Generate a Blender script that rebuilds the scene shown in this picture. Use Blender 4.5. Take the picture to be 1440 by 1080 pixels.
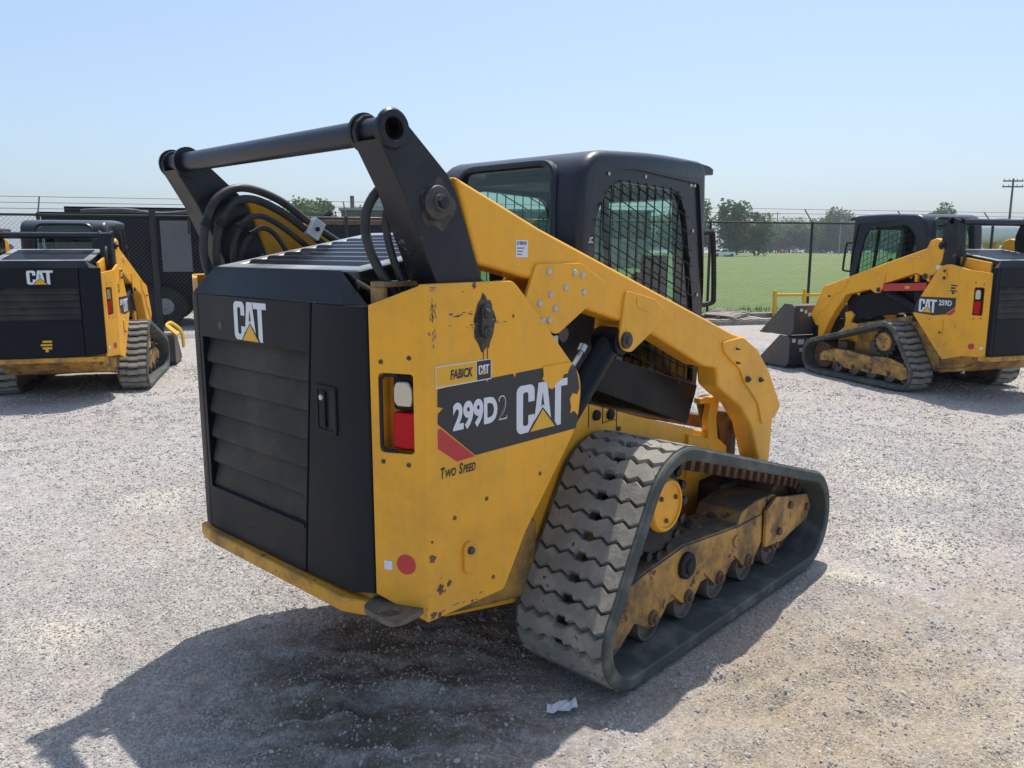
import bpy, bmesh, math, random
import numpy as np
from mathutils import Vector, Matrix, geometry, noise
R = math.radians
random.seed(7); rng = np.random.default_rng(7)
for o in list(bpy.data.objects): bpy.data.objects.remove(o, do_unlink=True)
S = bpy.context.scene
COL = S.collection

# ------------------------------------------------------------------ camera
AZ, PITCH = R(43.11), R(9.654)
cam_d = bpy.data.cameras.new('camera'); cam = bpy.data.objects.new('camera', cam_d); COL.objects.link(cam)
cam.location = (-2.224, -2.536, 1.649)
cam.rotation_euler = (R(90) - PITCH, 0, AZ - R(90))
cam_d.sensor_width = 36; cam_d.lens = 1113.5 / 1440 * 36
cam_d.clip_start = .05; cam_d.clip_end = 4000
S.camera = cam
# ------------------------------------------------------------------ sky, sun, exposure
SUN_EL, SUN_AZ = R(67.2), R(25.4)           # azimuth counted from +X towards +Y
W = bpy.data.worlds.new('World'); S.world = W; W.use_nodes = True
nt = W.node_tree; nt.nodes.clear()
sky = nt.nodes.new('ShaderNodeTexSky'); sky.sky_type = 'NISHITA'; sky.sun_disc = False
sky.sun_elevation = SUN_EL; sky.sun_rotation = R(90) - SUN_AZ
sky.air_density = 1.0; sky.dust_density = 2.5; sky.ozone_density = 1.5; sky.altitude = 100
bg = nt.nodes.new('ShaderNodeBackground'); bg.inputs[1].default_value = .116
ow = nt.nodes.new('ShaderNodeOutputWorld')
hz = nt.nodes.new('ShaderNodeMix'); hz.data_type = 'RGBA'; hz.inputs[0].default_value = .3; hz.inputs[7].default_value = (2.5, 3.9, 5.8, 1)   # milky summer haze
nt.links.new(sky.outputs[0], hz.inputs[6]); nt.links.new(hz.outputs[2], bg.inputs[0]); nt.links.new(bg.outputs[0], ow.inputs[0])
sl = bpy.data.lights.new('sun', 'SUN'); sl.energy = 3.4; sl.angle = R(.6); sl.color = (1, .955, .88)
sun = bpy.data.objects.new('sun', sl); COL.objects.link(sun)
sun.rotation_euler = (0, R(90) - SUN_EL, SUN_AZ); sun.location = (0, 0, 30)
S.view_settings.view_transform = 'Standard'; S.view_settings.look = 'None'
S.view_settings.gamma = 1; S.view_settings.exposure = 0.58
S.render.engine = 'CYCLES'

# ------------------------------------------------------------------ materials
def new_mat(name):
    m = bpy.data.materials.new(name); m.use_nodes = True
    n = m.node_tree.nodes; n.clear()
    return m, n, m.node_tree.links
def nd(n, t, **kw):
    x = n.new('ShaderNode' + t)
    for k, v in kw.items(): setattr(x, k, v)
    return x
def c4(c): return (c[0], c[1], c[2], 1)
def mixc(n, l, fac, a, b):
    m = nd(n, 'Mix', data_type='RGBA')
    if isinstance(fac, float): m.inputs[0].default_value = fac
    else: l.new(fac, m.inputs[0])
    for i, v in ((6, a), (7, b)):
        if isinstance(v, tuple): m.inputs[i].default_value = c4(v)
        else: l.new(v, m.inputs[i])
    return m.outputs[2]
def ramp(n, l, src, p0, p1, v0=0., v1=1.):
    r = nd(n, 'MapRange', interpolation_type='SMOOTHSTEP'); l.new(src, r.inputs[0])
    r.inputs[1].default_value = p0; r.inputs[2].default_value = p1; r.inputs[3].default_value = v0; r.inputs[4].default_value = v1
    return r.outputs[0]
def noi(n, l, co, scale, detail=4, rough=.55, stretch=None):
    t = nd(n, 'TexNoise'); t.inputs['Scale'].default_value = scale; t.inputs['Detail'].default_value = detail; t.inputs['Roughness'].default_value = rough
    if stretch:
        mp = nd(n, 'Mapping'); mp.inputs[3].default_value = stretch; l.new(co, mp.inputs[0]); l.new(mp.outputs[0], t.inputs[0])
    else: l.new(co, t.inputs[0])
    return t.outputs[0]
def paint(name, col, rough=.4, metal=0., dirt=None, amt=.35, dscale=3., chips=None, chip_at=.70, bump=.02, bscale=60., coat=0., dust_glint_up=0., dust_glint_col=(.36, .31, .24), spec=.5, dlo=.42, streak=None, vary=0.):
    m, n, l = new_mat(name)
    tc = nd(n, 'TexCoord'); co = tc.outputs['Object']
    b = nd(n, 'BsdfPrincipled'); out = nd(n, 'OutputMaterial'); l.new(b.outputs[0], out.inputs[0])
    if vary:
        oi = nd(n, 'ObjectInfo'); sc = nd(n, 'VectorMath', operation='SCALE'); sc.inputs[0].default_value = (37., 53., 29.); l.new(oi.outputs['Random'], sc.inputs['Scale'])
        ad = nd(n, 'VectorMath', operation='ADD'); l.new(co, ad.inputs[0]); l.new(sc.outputs[0], ad.inputs[1]); co = ad.outputs[0]
    f1 = noi(n, l, co, dscale, 6, .62)
    cur = c4(col)[:3]
    src = tuple(cur)
    if dirt:
        src = mixc(n, l, ramp(n, l, f1, dlo, dlo + .30, 0., amt), src, dirt)
    f2 = noi(n, l, co, 26., 5, .7)
    src = mixc(n, l, ramp(n, l, f2, .3, .75, 0., .16), src, tuple(min(1, c * .55) for c in col))
    if chips:
        f3 = noi(n, l, co, 9., 8, .75)
        src = mixc(n, l, ramp(n, l, f3, chip_at, chip_at + .025, 0., 1.), src, chips)
    if streak:
        src = mixc(n, l, ramp(n, l, noi(n, l, co, 1., 5, .6, (16., 16., 1.6)), .50, .78, 0., .34), src, streak)
        src = mixc(n, l, ramp(n, l, noi(n, l, co, 1.1, 4, .6), .52, .72, 0., .30), src, streak)
        src = mixc(n, l, ramp(n, l, noi(n, l, co, 1., 6, .75, (5., 5., 42.)), .66, .72, 0., .40), src, tuple(c * .55 for c in col))
    if vary:
        src = mixc(n, l, ramp(n, l, oi.outputs['Random'], 0., 1., 0., vary), src, tuple(c * .45 for c in col))
    if dust_glint_up:
        g = nd(n, 'NewGeometry'); sx = nd(n, 'SeparateXYZ'); l.new(g.outputs['Normal'], sx.inputs[0])
        up = ramp(n, l, sx.outputs[2], .25, .95, 0., dust_glint_up)
        mu = nd(n, 'Math', operation='MULTIPLY'); l.new(up, mu.inputs[0]); l.new(ramp(n, l, f1, .25, .6, .45, 1.), mu.inputs[1])
        src = mixc(n, l, mu.outputs[0], src, dust_glint_col)
    if isinstance(src, tuple): b.inputs['Base Color'].default_value = c4(src)
    else: l.new(src, b.inputs['Base Color'])
    l.new(ramp(n, l, f1, .3, .75, rough * .8, min(1, rough * 1.5)), b.inputs['Roughness'])
    b.inputs['Metallic'].default_value = metal; b.inputs['Specular IOR Level'].default_value = spec
    if coat: b.inputs['Coat Weight'].default_value = coat; b.inputs['Coat Roughness'].default_value = .12
    if bump:
        bp = nd(n, 'Bump'); bp.inputs['Strength'].default_value = bump * 6; bp.inputs['Distance'].default_value = .003
        l.new(noi(n, l, co, bscale, 3), bp.inputs['Height']); l.new(bp.outputs[0], b.inputs['Normal'])
    return m
def emis(name, col, rough=.2, e=0.):
    m, n, l = new_mat(name); b = nd(n, 'BsdfPrincipled'); out = nd(n, 'OutputMaterial'); l.new(b.outputs[0], out.inputs[0])
    b.inputs['Base Color'].default_value = c4(col); b.inputs['Roughness'].default_value = rough; b.inputs['Coat Weight'].default_value = .5
    return m
def glass(name, tint, refl=.12):
    m, n, l = new_mat(name)
    t = nd(n, 'BsdfTransparent'); t.inputs[0].default_value = c4(tint)
    g = nd(n, 'BsdfGlossy'); g.inputs['Roughness'].default_value = .03; g.inputs[0].default_value = (.9, 1, .97, 1)
    fr = nd(n, 'LayerWeight'); fr.inputs[0].default_value = .5
    pw = nd(n, 'Math', operation='POWER'); l.new(fr.outputs['Facing'], pw.inputs[0]); pw.inputs[1].default_value = 4.
    ad = nd(n, 'Math', operation='MULTIPLY_ADD'); l.new(pw.outputs[0], ad.inputs[0]); ad.inputs[1].default_value = .8; ad.inputs[2].default_value = refl * .3
    mx = nd(n, 'MixShader'); l.new(ad.outputs[0], mx.inputs[0]); l.new(t.outputs[0], mx.inputs[1]); l.new(g.outputs[0], mx.inputs[2])
    out = nd(n, 'OutputMaterial'); l.new(mx.outputs[0], out.inputs[0])
    return m
YEL = (.92, .43, .030)
M = {}
M['yellow'] = paint('yellow_paint', YEL, .36, dirt=(.46, .245, .055), amt=.45, dscale=2.3, chips=(.10, .075, .05), chip_at=.76, coat=.0, dust_glint_up=.10, spec=.3, streak=(.56, .33, .10))
M['yellow_clean'] = paint('yellow_decal', (.80, .42, .02), .35, bump=0)
M['yellow_worn'] = paint('worn_yellow_paint', (.58, .31, .065), .65, dirt=(.14, .09, .055), amt=.92, dscale=6., chips=(.10, .05, .03), chip_at=.585, dust_glint_up=.95, dlo=.36, dust_glint_col=(.135, .12, .105), bump=.08)
M['black'] = paint('black_paint', (.006, .009, .014), .36, dirt=(.016, .018, .022), amt=.5, dscale=2.2, chips=(.09, .09, .085), chip_at=.76, coat=.0, spec=.16, dust_glint_up=.15, dust_glint_col=(.14, .14, .14))
M['cab'] = paint('black_cab_paint', (.012, .015, .023), .30, dirt=(.03, .034, .044), amt=.4, dscale=1.6, coat=.15, spec=.35, dust_glint_up=.22, dust_glint_col=(.13, .14, .17))
M['tower'] = paint('black_scuffed_paint', (.009, .011, .016), .36, dirt=(.030, .030, .030), amt=.7, dscale=6, dlo=.38, chips=(.15, .135, .11), chip_at=.615, coat=.0, spec=.35, dust_glint_up=.12)
M['dark'] = paint('dark_interior', (.012, .012, .013), .7)
M['steel'] = paint('bare_steel', (.30, .29, .28), .42, metal=.8, dirt=(.10, .08, .06), amt=.6, dscale=30)
M['greysteel'] = paint('grey_greasy_steel', (.055, .052, .048), .5, dirt=(.15, .13, .11), amt=.8, dscale=22, metal=.3)
M['steel_dusty'] = paint('dusty_bare_steel', (.17, .15, .125), .55, metal=.3, dirt=(.09, .06, .04), amt=.8, dscale=16)
M['scuff'] = paint('scuffed_bare_metal', (.22, .19, .165), .6, dirt=(.09, .08, .075), amt=.9, dscale=30)
M['zinc'] = paint('zinc_plate', (.52, .53, .53), .4, metal=.6, bump=0)
M['rust'] = paint('rusty_steel', (.16, .085, .05), .75, dirt=(.07, .05, .045), amt=.8, dscale=12, bump=.1)
M['roller'] = paint('worn_roller_steel', (.16, .135, .115), .55, dirt=(.24, .21, .18), amt=.8, dscale=14, metal=.3)
M['rubber'] = paint('dusty_track_rubber', (.27, .252, .222), .85, dirt=(.46, .425, .36), amt=.9, dscale=9, chips=(.05, .05, .05), chip_at=.61, vary=.28, bump=.14, bscale=45, spec=.25)
M['belt'] = paint('track_belt_rubber', (.070, .078, .072), .8, dirt=(.20, .195, .17), amt=.9, dscale=7, chips=(.03, .03, .03), chip_at=.66, bump=.08, spec=.25)
M['hose'] = paint('hydraulic_hose_rubber', (.022, .022, .022), .55, dirt=(.10, .10, .085), amt=.45, dscale=9)
M['white'] = paint('white_print', (.72, .74, .78), .4, bump=0)
M['blackp'] = paint('black_print', (.018, .019, .022), .38, dirt=(.05, .05, .05), amt=.5, dscale=7, bump=.01)
M['redp'] = paint('red_print', (.52, .035, .035), .4, bump=0)
M['hood'] = paint('black_hood_dust_glint', (.012, .014, .018), .30, dirt=(.05, .05, .055), amt=.5, dscale=3, dust_glint_up=.85, dust_glint_col=(.36, .37, .38))  # pale tint on upward faces: dust plus sun glint put into the colour
M['grille'] = None
M['yellow_mid'] = paint('scuffed_yellow_paint', (.70, .33, .025), .5, dirt=(.16, .10, .055), amt=.8, dscale=7, chips=(.09, .06, .04), chip_at=.60, dlo=.40, bump=.06)
M['grease'] = paint('brown_grease', (.060, .050, .038), .5, dirt=(.012, .012, .012), amt=1., dscale=20, dlo=.38, bump=.06)
M['glass'] = glass('cab_glass', (.60, .78, .73), .2)
M['lens_red'] = emis('red_lens', (.40, .004, .010), .12)
def lens(name, col, metal, sc):
    m, n, l = new_mat(name); b = nd(n, 'BsdfPrincipled'); out = nd(n, 'OutputMaterial'); l.new(b.outputs[0], out.inputs[0]); tc = nd(n, 'TexCoord')
    b.inputs['Base Color'].default_value = c4(col); b.inputs['Roughness'].default_value = .2; b.inputs['Metallic'].default_value = metal; b.inputs['Specular IOR Level'].default_value = .25
    v = nd(n, 'TexVoronoi'); v.inputs['Scale'].default_value = sc; l.new(tc.outputs['Object'], v.inputs[0])
    bp = nd(n, 'Bump'); bp.inputs['Strength'].default_value = .3; bp.inputs['Distance'].default_value = .003; l.new(v.outputs['Distance'], bp.inputs['Height']); l.new(bp.outputs[0], b.inputs['Normal'])
    return m
M['lens_clear'] = lens('clear_lens', (.50, .48, .42), .95, 60.)
M['lens_red'] = lens('red_lens', (.52, .0, .006), .0, 70.)
M['seatm'] = paint('seat_vinyl', (.03, .03, .033), .55)
M['bucket'] = paint('bucket_steel', (.060, .058, .058), .5, dirt=(.16, .105, .075), amt=.85, dscale=2.4, bump=.05)
M['whitep'] = paint('white_car_paint', (.85, .86, .87), .25, coat=.6, bump=0)
M['blue'] = paint('blue_tarp', (.06, .22, .50), .6)
M['barrier'] = paint('yellow_barrier_paint', (.70, .42, .02), .5)
M['wood'] = paint('grey_weathered_wood', (.30, .26, .21), .85, dirt=(.12, .10, .085), amt=.8, dscale=5, bump=.1)
M['fence'] = paint('black_vinyl_fence', (.012, .013, .013), .5, bump=0)
M['wire'] = paint('fence_wire', (.085, .088, .085), .5, metal=.2, bump=0)
M['pole'] = paint('weathered_pole', (.13, .11, .10), .8)
M['galv'] = paint('galvanised_pole', (.33, .33, .33), .5, metal=.3, bump=0)
M['carglass'] = emis('car_window', (.02, .025, .03), .08)
M['tyre'] = paint('car_tyre', (.02, .02, .02), .8)
M['redcar'] = paint('red_car_paint', (.30, .03, .03), .3, coat=.5, bump=0)
M['greycar'] = paint('grey_car_paint', (.18, .19, .20), .3, coat=.5, bump=0)
def grille_mat():
    m, n, l = new_mat('dusty_perforated_screen'); tc = nd(n, 'TexCoord'); co = tc.outputs['Object']
    b = nd(n, 'BsdfPrincipled'); out = nd(n, 'OutputMaterial'); l.new(b.outputs[0], out.inputs[0])
    v = nd(n, 'TexVoronoi'); v.inputs['Scale'].default_value = 190.; l.new(co, v.inputs[0])
    d = mixc(n, l, ramp(n, l, noi(n, l, co, 4., 5), .35, .7), (.018, .017, .015), (.056, .049, .036))
    c = mixc(n, l, ramp(n, l, v.outputs['Distance'], .28, .42), (.005, .005, .005), d)
    l.new(c, b.inputs['Base Color']); b.inputs['Roughness'].default_value = .7
    bp = nd(n, 'Bump'); bp.inputs['Strength'].default_value = .5; bp.inputs['Distance'].default_value = .002; l.new(v.outputs['Distance'], bp.inputs['Height']); l.new(bp.outputs[0], b.inputs['Normal'])
    return m
M['grille'] = grille_mat()
def foliage(name, a, bcol):
    m, n, l = new_mat(name); oi = nd(n, 'TexCoord')
    b = nd(n, 'BsdfPrincipled'); out = nd(n, 'OutputMaterial')
    c = mixc(n, l, ramp(n, l, noi(n, l, oi.outputs['Object'], .9, 3), .35, .65), a, bcol); l.new(c, b.inputs['Base Color']); b.inputs['Roughness'].default_value = .6
    tr = nd(n, 'BsdfTranslucent'); l.new(c, tr.inputs[0]); mx = nd(n, 'MixShader'); mx.inputs[0].default_value = .3
    l.new(b.outputs[0], mx.inputs[1]); l.new(tr.outputs[0], mx.inputs[2]); l.new(mx.outputs[0], out.inputs[0])
    return m
M['leaf'] = foliage('green_foliage', (.060, .130, .028), (.095, .160, .040))
M['leaf2'] = foliage('olive_foliage', (.10, .125, .045), (.13, .145, .06))
M['bark'] = paint('bark', (.10, .08, .06), .9)

# ------------------------------------------------------------------ mesh helpers
def link(name, me, mat=None, parent=None):
    o = bpy.data.objects.new(name, me); COL.objects.link(o)
    if parent: o.parent = parent
    if mat is not None and me is not None and not me.materials: me.materials.append(mat)
    return o
def tag(o, label=None, cat=None, group=None, kind=None):
    if label: o['label'] = label
    if cat: o['category'] = cat
    if group: o['group'] = group
    if kind: o['kind'] = kind
    return o
def thing(name, label, cat, loc=(0, 0, 0), rz=0., group=None):
    o = link(name, None); o.location = loc; o.rotation_euler = (0, 0, rz); o.empty_display_size = .2
    return tag(o, label, cat, group)
def fill(loops):
    bm = bmesh.new(); es = []
    for lp in loops:
        vs = [bm.verts.new((p[0], p[1], 0)) for p in lp]
        es += [bm.edges.new((vs[i], vs[(i + 1) % len(vs)])) for i in range(len(vs))]
    bm.verts.index_update()
    bmesh.ops.triangle_fill(bm, edges=es, use_beauty=True, use_dissolve=False, normal=(0, 0, 1))
    bm.verts.index_update(); tr = [tuple(v.index for v in f.verts) for f in bm.faces]; bm.free()
    return tr
class MB:
    def __init__(s): s.v = []; s.f = []; s.holed = False
    def add(s, vs, fs):
        k = len(s.v); s.v += [tuple(p) for p in vs]; s.f += [tuple(i + k for i in f) for f in fs]; return s
    def box(s, x0, x1, y0, y1, z0, z1, T=None):
        vs = [(x, y, z) for x in (x0, x1) for y in (y0, y1) for z in (z0, z1)]
        if T: vs = [T @ Vector(p) for p in vs]
        return s.add(vs, [(0, 1, 3, 2), (4, 6, 7, 5), (0, 4, 5, 1), (2, 3, 7, 6), (0, 2, 6, 4), (1, 5, 7, 3)])
    def prism(s, poly, fn, w0, w1, holes=()):
        loops = [list(poly)] + [list(h) for h in holes]
        pts = [p for lp in loops for p in lp]; n = len(pts)
        a = [fn(p[0], p[1], w0) for p in pts]; b = [fn(p[0], p[1], w1) for p in pts]
        fs = []
        if holes:
            s.holed = True; tr = fill(loops)
            fs += [tuple(t) for t in tr] + [tuple(i + n for i in reversed(t)) for t in tr]
        else:
            fs += [tuple(range(n)), tuple(range(2 * n - 1, n - 1, -1))]
        k = 0
        for lp in loops:
            m = len(lp)
            for i in range(m):
                j = (i + 1) % m; fs.append((k + j, k + i, k + i + n, k + j + n))
            k += m
        return s.add(a + b, fs)
    def xz(s, poly, y0, y1, holes=()): return s.prism(poly, lambda u, v, w: (u, w, v), y0, y1, holes)
    def yz(s, poly, x0, x1, holes=()): return s.prism(poly, lambda u, v, w: (w, u, v), x0, x1, holes)
    def xy(s, poly, z0, z1, holes=()): return s.prism(poly, lambda u, v, w: (u, v, w), z0, z1, holes)
    def cyl(s, p0, p1, r, n=20, r1=None, cap=True):
        p0, p1 = Vector(p0), Vector(p1); d = (p1 - p0).normalized(); r1 = r if r1 is None else r1
        a = d.orthogonal().normalized(); b = d.cross(a)
        vs = []
        for p, rr in ((p0, r), (p1, r1)):
            for i in range(n):
                t = 2 * math.pi * i / n; vs.append(p + (a * math.cos(t) + b * math.sin(t)) * rr)
        fs = [(i, (i + 1) % n, n + (i + 1) % n, n + i) for i in range(n)]
        if cap: fs += [tuple(range(n - 1, -1, -1)), tuple(range(n, 2 * n))]
        return s.add(vs, fs)
    def lathe(s, o, axis, prof, n=28, cap=True):            # prof: (distance along axis, radius)
        o = Vector(o); d = Vector(axis).normalized(); a = d.orthogonal().normalized(); b = d.cross(a)
        vs = []; m = len(prof)
        for h, r in prof:
            for i in range(n):
                t = 2 * math.pi * i / n; vs.append(o + d * h + (a * math.cos(t) + b * math.sin(t)) * r)
        fs = [(k * n + i, k * n + (i + 1) % n, (k + 1) * n + (i + 1) % n, (k + 1) * n + i) for k in range(m - 1) for i in range(n)]
        if cap: fs += [tuple(range(n - 1, -1, -1)), tuple((m - 1) * n + i for i in range(n))]
        return s.add(vs, fs)
    def tube(s, pts, r, n=10, sub=6, closed=False):
        P = [Vector(p) for p in pts]
        if sub > 1 and len(P) > 2:
            Q = []
            for i in range(len(P) - 1):
                p0 = P[max(i - 1, 0)]; p1 = P[i]; p2 = P[i + 1]; p3 = P[min(i + 2, len(P) - 1)]
                for k in range(sub):
                    t = k / sub
                    Q.append(.5 * ((2 * p1) + (p2 - p0) * t + (2 * p0 - 5 * p1 + 4 * p2 - p3) * t * t + (3 * p1 - p0 - 3 * p2 + p3) * t ** 3))
            Q.append(P[-1]); P = Q
        vs = []; a = None; m = len(P)
        for i, p in enumerate(P):
            d = (P[min(i + 1, m - 1)] - P[max(i - 1, 0)]).normalized()
            if a is None: a = d.orthogonal().normalized()
            a = (a - d * a.dot(d)).normalized(); b = d.cross(a)
            for k in range(n):
                t = 2 * math.pi * k / n; vs.append(p + (a * math.cos(t) + b * math.sin(t)) * r)
        fs = [(k * n + i, k * n + (i + 1) % n, (k + 1) * n + (i + 1) % n, (k + 1) * n + i) for k in range(m - 1) for i in range(n)]
        fs += [tuple(range(n - 1, -1, -1)), tuple((m - 1) * n + i for i in range(n))]
        return s.add(vs, fs)
    def mesh(s, name='mesh', smooth=True, ang=35):
        me = bpy.data.meshes.new(name); me.from_pydata([tuple(p) for p in s.v], [], s.f); me.validate()
        bm = bmesh.new(); bm.from_mesh(me); bmesh.ops.recalc_face_normals(bm, faces=bm.faces); bm.to_mesh(me); bm.free()
        if smooth:
            me.polygons.foreach_set('use_smooth', [True] * len(me.polygons)); me.set_sharp_from_angle(angle=R(ang))
        return me
    def build(s, name, mat, parent=None, bevel=0., seg=2, smooth=True, ang=35):
        smooth = smooth and not s.holed
        o = link(name, s.mesh(name, smooth, ang), mat, parent)
        if bevel:
            b = o.modifiers.new('bevel', 'BEVEL'); b.width = bevel; b.segments = seg; b.limit_method = 'ANGLE'; b.angle_limit = R(32); b.harden_normals = smooth
        return o
def rrect(u0, u1, v0, v1, r, n=4):
    out = []
    for cx, cy, a0 in ((u1 - r, v1 - r, 0), (u0 + r, v1 - r, 90), (u0 + r, v0 + r, 180), (u1 - r, v0 + r, 270)):
        for k in range(n + 1):
            t = R(a0 + 90 * k / n); out.append((cx + r * math.cos(t), cy + r * math.sin(t)))
    return out
def circ(u, v, r, n=20, a0=0.): return [(u + r * math.cos(2 * math.pi * k / n + a0), v + r * math.sin(2 * math.pi * k / n + a0)) for k in range(n)]
def rounded(poly, r, n=4):
    """round every corner of a polygon; poly items may be (x, y) or (x, y, radius)"""
    out = []; m = len(poly)
    for i in range(m):
        p = Vector(poly[i][:2]); rr = poly[i][2] if len(poly[i]) > 2 else r
        a = Vector(poly[i - 1][:2]) - p; b = Vector(poly[(i + 1) % m][:2]) - p
        la, lb = a.length, b.length; d = min(rr, la * .45, lb * .45)
        if d < 1e-4: out.append(tuple(p)); continue
        pa = p + a / la * d; pb = p + b / lb * d
        for k in range(n + 1):
            t = k / n; q = pa * (1 - t) ** 2 + p * 2 * t * (1 - t) + pb * t * t; out.append(tuple(q))
    return out
def baked(o, cutters=()):
    """apply bevel and boolean cuts, return clean mesh object"""
    for c in cutters:
        b = o.modifiers.new('cut', 'BOOLEAN'); b.operation = 'DIFFERENCE'; b.solver = 'EXACT'; b.object = c
    dg = bpy.context.evaluated_depsgraph_get(); dg.update()
    me = bpy.data.meshes.new_from_object(o.evaluated_get(dg))
    o.modifiers.clear(); o.data = me
    for c in cutters: bpy.data.objects.remove(c, do_unlink=True)
    me.polygons.foreach_set('use_smooth', [True] * len(me.polygons)); me.set_sharp_from_angle(angle=R(30))
    return o
# flat print ---------------------------------------------------------
def sheet(name, polys, fn, mat, parent, holes=None):
    """flat print: polygons (u, v) laid on a surface through fn"""
    mb = MB()
    for p in polys:
        mb.add([fn(*q) for q in p], [tuple(range(len(p)))])
    if holes:
        for outer, hs in holes:
            lps = [outer] + hs; pts = [q for lp in lps for q in lp]
            tr = fill(lps)
            mb.add([fn(*q) for q in pts], [tuple(t) for t in tr])
    me = bpy.data.meshes.new(name); me.from_pydata([tuple(p) for p in mb.v], [], mb.f); me.update()
    return link(name, me, mat, parent)
def text(name, body, u0, v0, w, h, fn, mat, parent, bold=.02, shear=0.):
    cu = bpy.data.curves.new(name, 'FONT'); cu.body = body; cu.size = 1; cu.offset = bold; cu.shear = shear; cu.dimensions = '2D'; cu.fill_mode = 'BOTH'; cu.resolution_u = 4
    o = bpy.data.objects.new(name, cu); COL.objects.link(o)
    dg = bpy.context.evaluated_depsgraph_get(); dg.update()
    me = bpy.data.meshes.new_from_object(o.evaluated_get(dg)); bpy.data.objects.remove(o, do_unlink=True); bpy.data.curves.remove(cu)
    co = np.empty(len(me.vertices) * 3, np.float32); me.vertices.foreach_get('co', co); co = co.reshape(-1, 3)
    mn = co.min(0); sz = co.max(0) - mn
    for v in me.vertices:
        v.co = fn(u0 + (v.co.x - mn[0]) / sz[0] * w, v0 + (v.co.y - mn[1]) / sz[1] * h)
    me.materials.clear()
    return link(name, me, mat, parent)
LC = [(.34, .64), (.34, .88), (.32, .95), (.27, 1), (.07, 1), (.02, .95), (0, .88), (0, .12), (.02, .05), (.07, 0), (.22, 0), (.31, .17), (.34, .25), (.34, .36), (.22, .36), (.22, .19), (.20, .15), (.14, .15), (.12, .19), (.12, .81), (.14, .85), (.20, .85), (.22, .81), (.22, .64)]
LA = [(.335, .20), (.415, 1), (.585, 1), (.665, .20), (.57, .36), (.50, .47), (.43, .36)]
LAh = [(.465, .47), (.50, .80), (.535, .47), (.50, .53)]
LT = [(.60, 1), (1, 1), (1, .84), (.87, .84), (.87, 0), (.79, 0), (.745, .10), (.745, .84), (.62, .84)]
TRI = [(.255, 0), (.50, .42), (.745, 0)]
TRO = [(.225, -.018), (.50, .465), (.775, -.018)]
def cat_logo(fn, u0, v0, w, h, d, parent, edge='blackp'):
    """white lettering with the yellow triangle; d steps the print off the surface"""
    g = lambda k: (lambda u, v: fn(u0 + u * w, v0 + v * h, d + k * .0004))
    sheet('logo_letter', [LC], g(1), M['white'], parent)
    sheet('logo_letter', [], g(1), M['white'], parent, [(LA, [LAh])])
    sheet('logo_letter', [LT], g(1), M['white'], parent)
    sheet('logo_triangle_border', [TRO], g(2), M[edge], parent)
    sheet('logo_triangle', [TRI], g(3), M['yellow_clean'], parent)

# ------------------------------------------------------------------ ground
def axis(lo, hi, step, far):
    a = list(np.arange(lo, hi, step)); d = step; x = hi; up = []
    while x < far: up.append(x); d *= 1.16; x += d
    d = step; x = lo - step; dn = []
    while x > -far: dn.append(x); d *= 1.16; x -= d
    return np.array(dn[::-1] + a + up)
def vnoise(x, y, s, seed):
    x = x * s + seed * 17.3; y = y * s + seed * 9.1
    xi = np.floor(x).astype(np.int64); yi = np.floor(y).astype(np.int64); fx = x - xi; fy = y - yi
    def h(i, j):
        n = (i * 374761393 + j * 668265263 + seed * 1274126177) & 0x7fffffff
        n = ((n ^ (n >> 13)) * 1103515245) & 0x7fffffff
        return ((n ^ (n >> 16)) & 0xffff) / 65535.
    fx = fx * fx * (3 - 2 * fx); fy = fy * fy * (3 - 2 * fy)
    return (h(xi, yi) * (1 - fx) + h(xi + 1, yi) * fx) * (1 - fy) + (h(xi, yi + 1) * (1 - fx) + h(xi + 1, yi + 1) * fx) * fy
def ground_z(x, y):
    near = np.clip(1.6 - np.hypot(x - 2, y) / 14., 0, 1)
    z = (vnoise(x, y, 1.1, 1) - .5) * .030 + (vnoise(x, y, 3.1, 2) - .5) * .016 + (vnoise(x, y, 9., 3) - .5) * .010
    z = z * near
    # churned ridges left by turning tracks behind the machine, and loose dirt beside it
    for cx, cy, rx, ry, amp, fq, ang in ((-.60, -.28, .70, .80, .062, 10., .75), (.75, -1.55, 1.2, .65, .040, 8., 1.2), (-.1, -1.7, .9, .55, .034, 8., 1.0)):
        ca, sa = math.cos(ang), math.sin(ang); u = (x - cx) * ca + (y - cy) * sa; v = -(x - cx) * sa + (y - cy) * ca
        m = np.clip(1 - (u / rx) ** 2 - (v / ry) ** 2, 0, 1) ** .6
        w = u + .22 * v * v + (vnoise(x, y, 2.2, 5) - .5) * .25
        z += m * amp * (np.sin(w * fq * math.pi) * .5 + (vnoise(x, y, 14., 6) - .5) * .9)
    # hard standing under the track belts
    for s in (-1, 1):
        d = np.maximum(np.maximum(-.25 - x, x - 2.05), np.abs(y - s * .76) - .26)
        k = np.clip(d / .10, 0, 1); z = z * k - .004 * (1 - k)
    return z - .006 * near
gx = axis(-2.6, 4.2, .026, 1500.); gy = axis(-3.2, 3.6, .026, 1500.)
X, Y = np.meshgrid(gx, gy, indexing='ij'); Z = ground_z(X, Y)
nx, ny = X.shape
gm = bpy.data.meshes.new('ground'); vs = np.stack([X, Y, Z], -1).reshape(-1, 3)
idx = np.arange(nx * ny).reshape(nx, ny); q = np.stack([idx[:-1, :-1], idx[1:, :-1], idx[1:, 1:], idx[:-1, 1:]], -1).reshape(-1, 4)
gm.vertices.add(len(vs)); gm.vertices.foreach_set('co', vs.ravel().astype(np.float32))
gm.loops.add(q.size); gm.loops.foreach_set('vertex_index', q.ravel().astype(np.int32))
gm.polygons.add(len(q)); gm.polygons.foreach_set('loop_start', np.arange(0, q.size, 4, dtype=np.int32)); gm.polygons.foreach_set('use_smooth', np.ones(len(q), bool)); gm.update(calc_edges=True)
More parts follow.
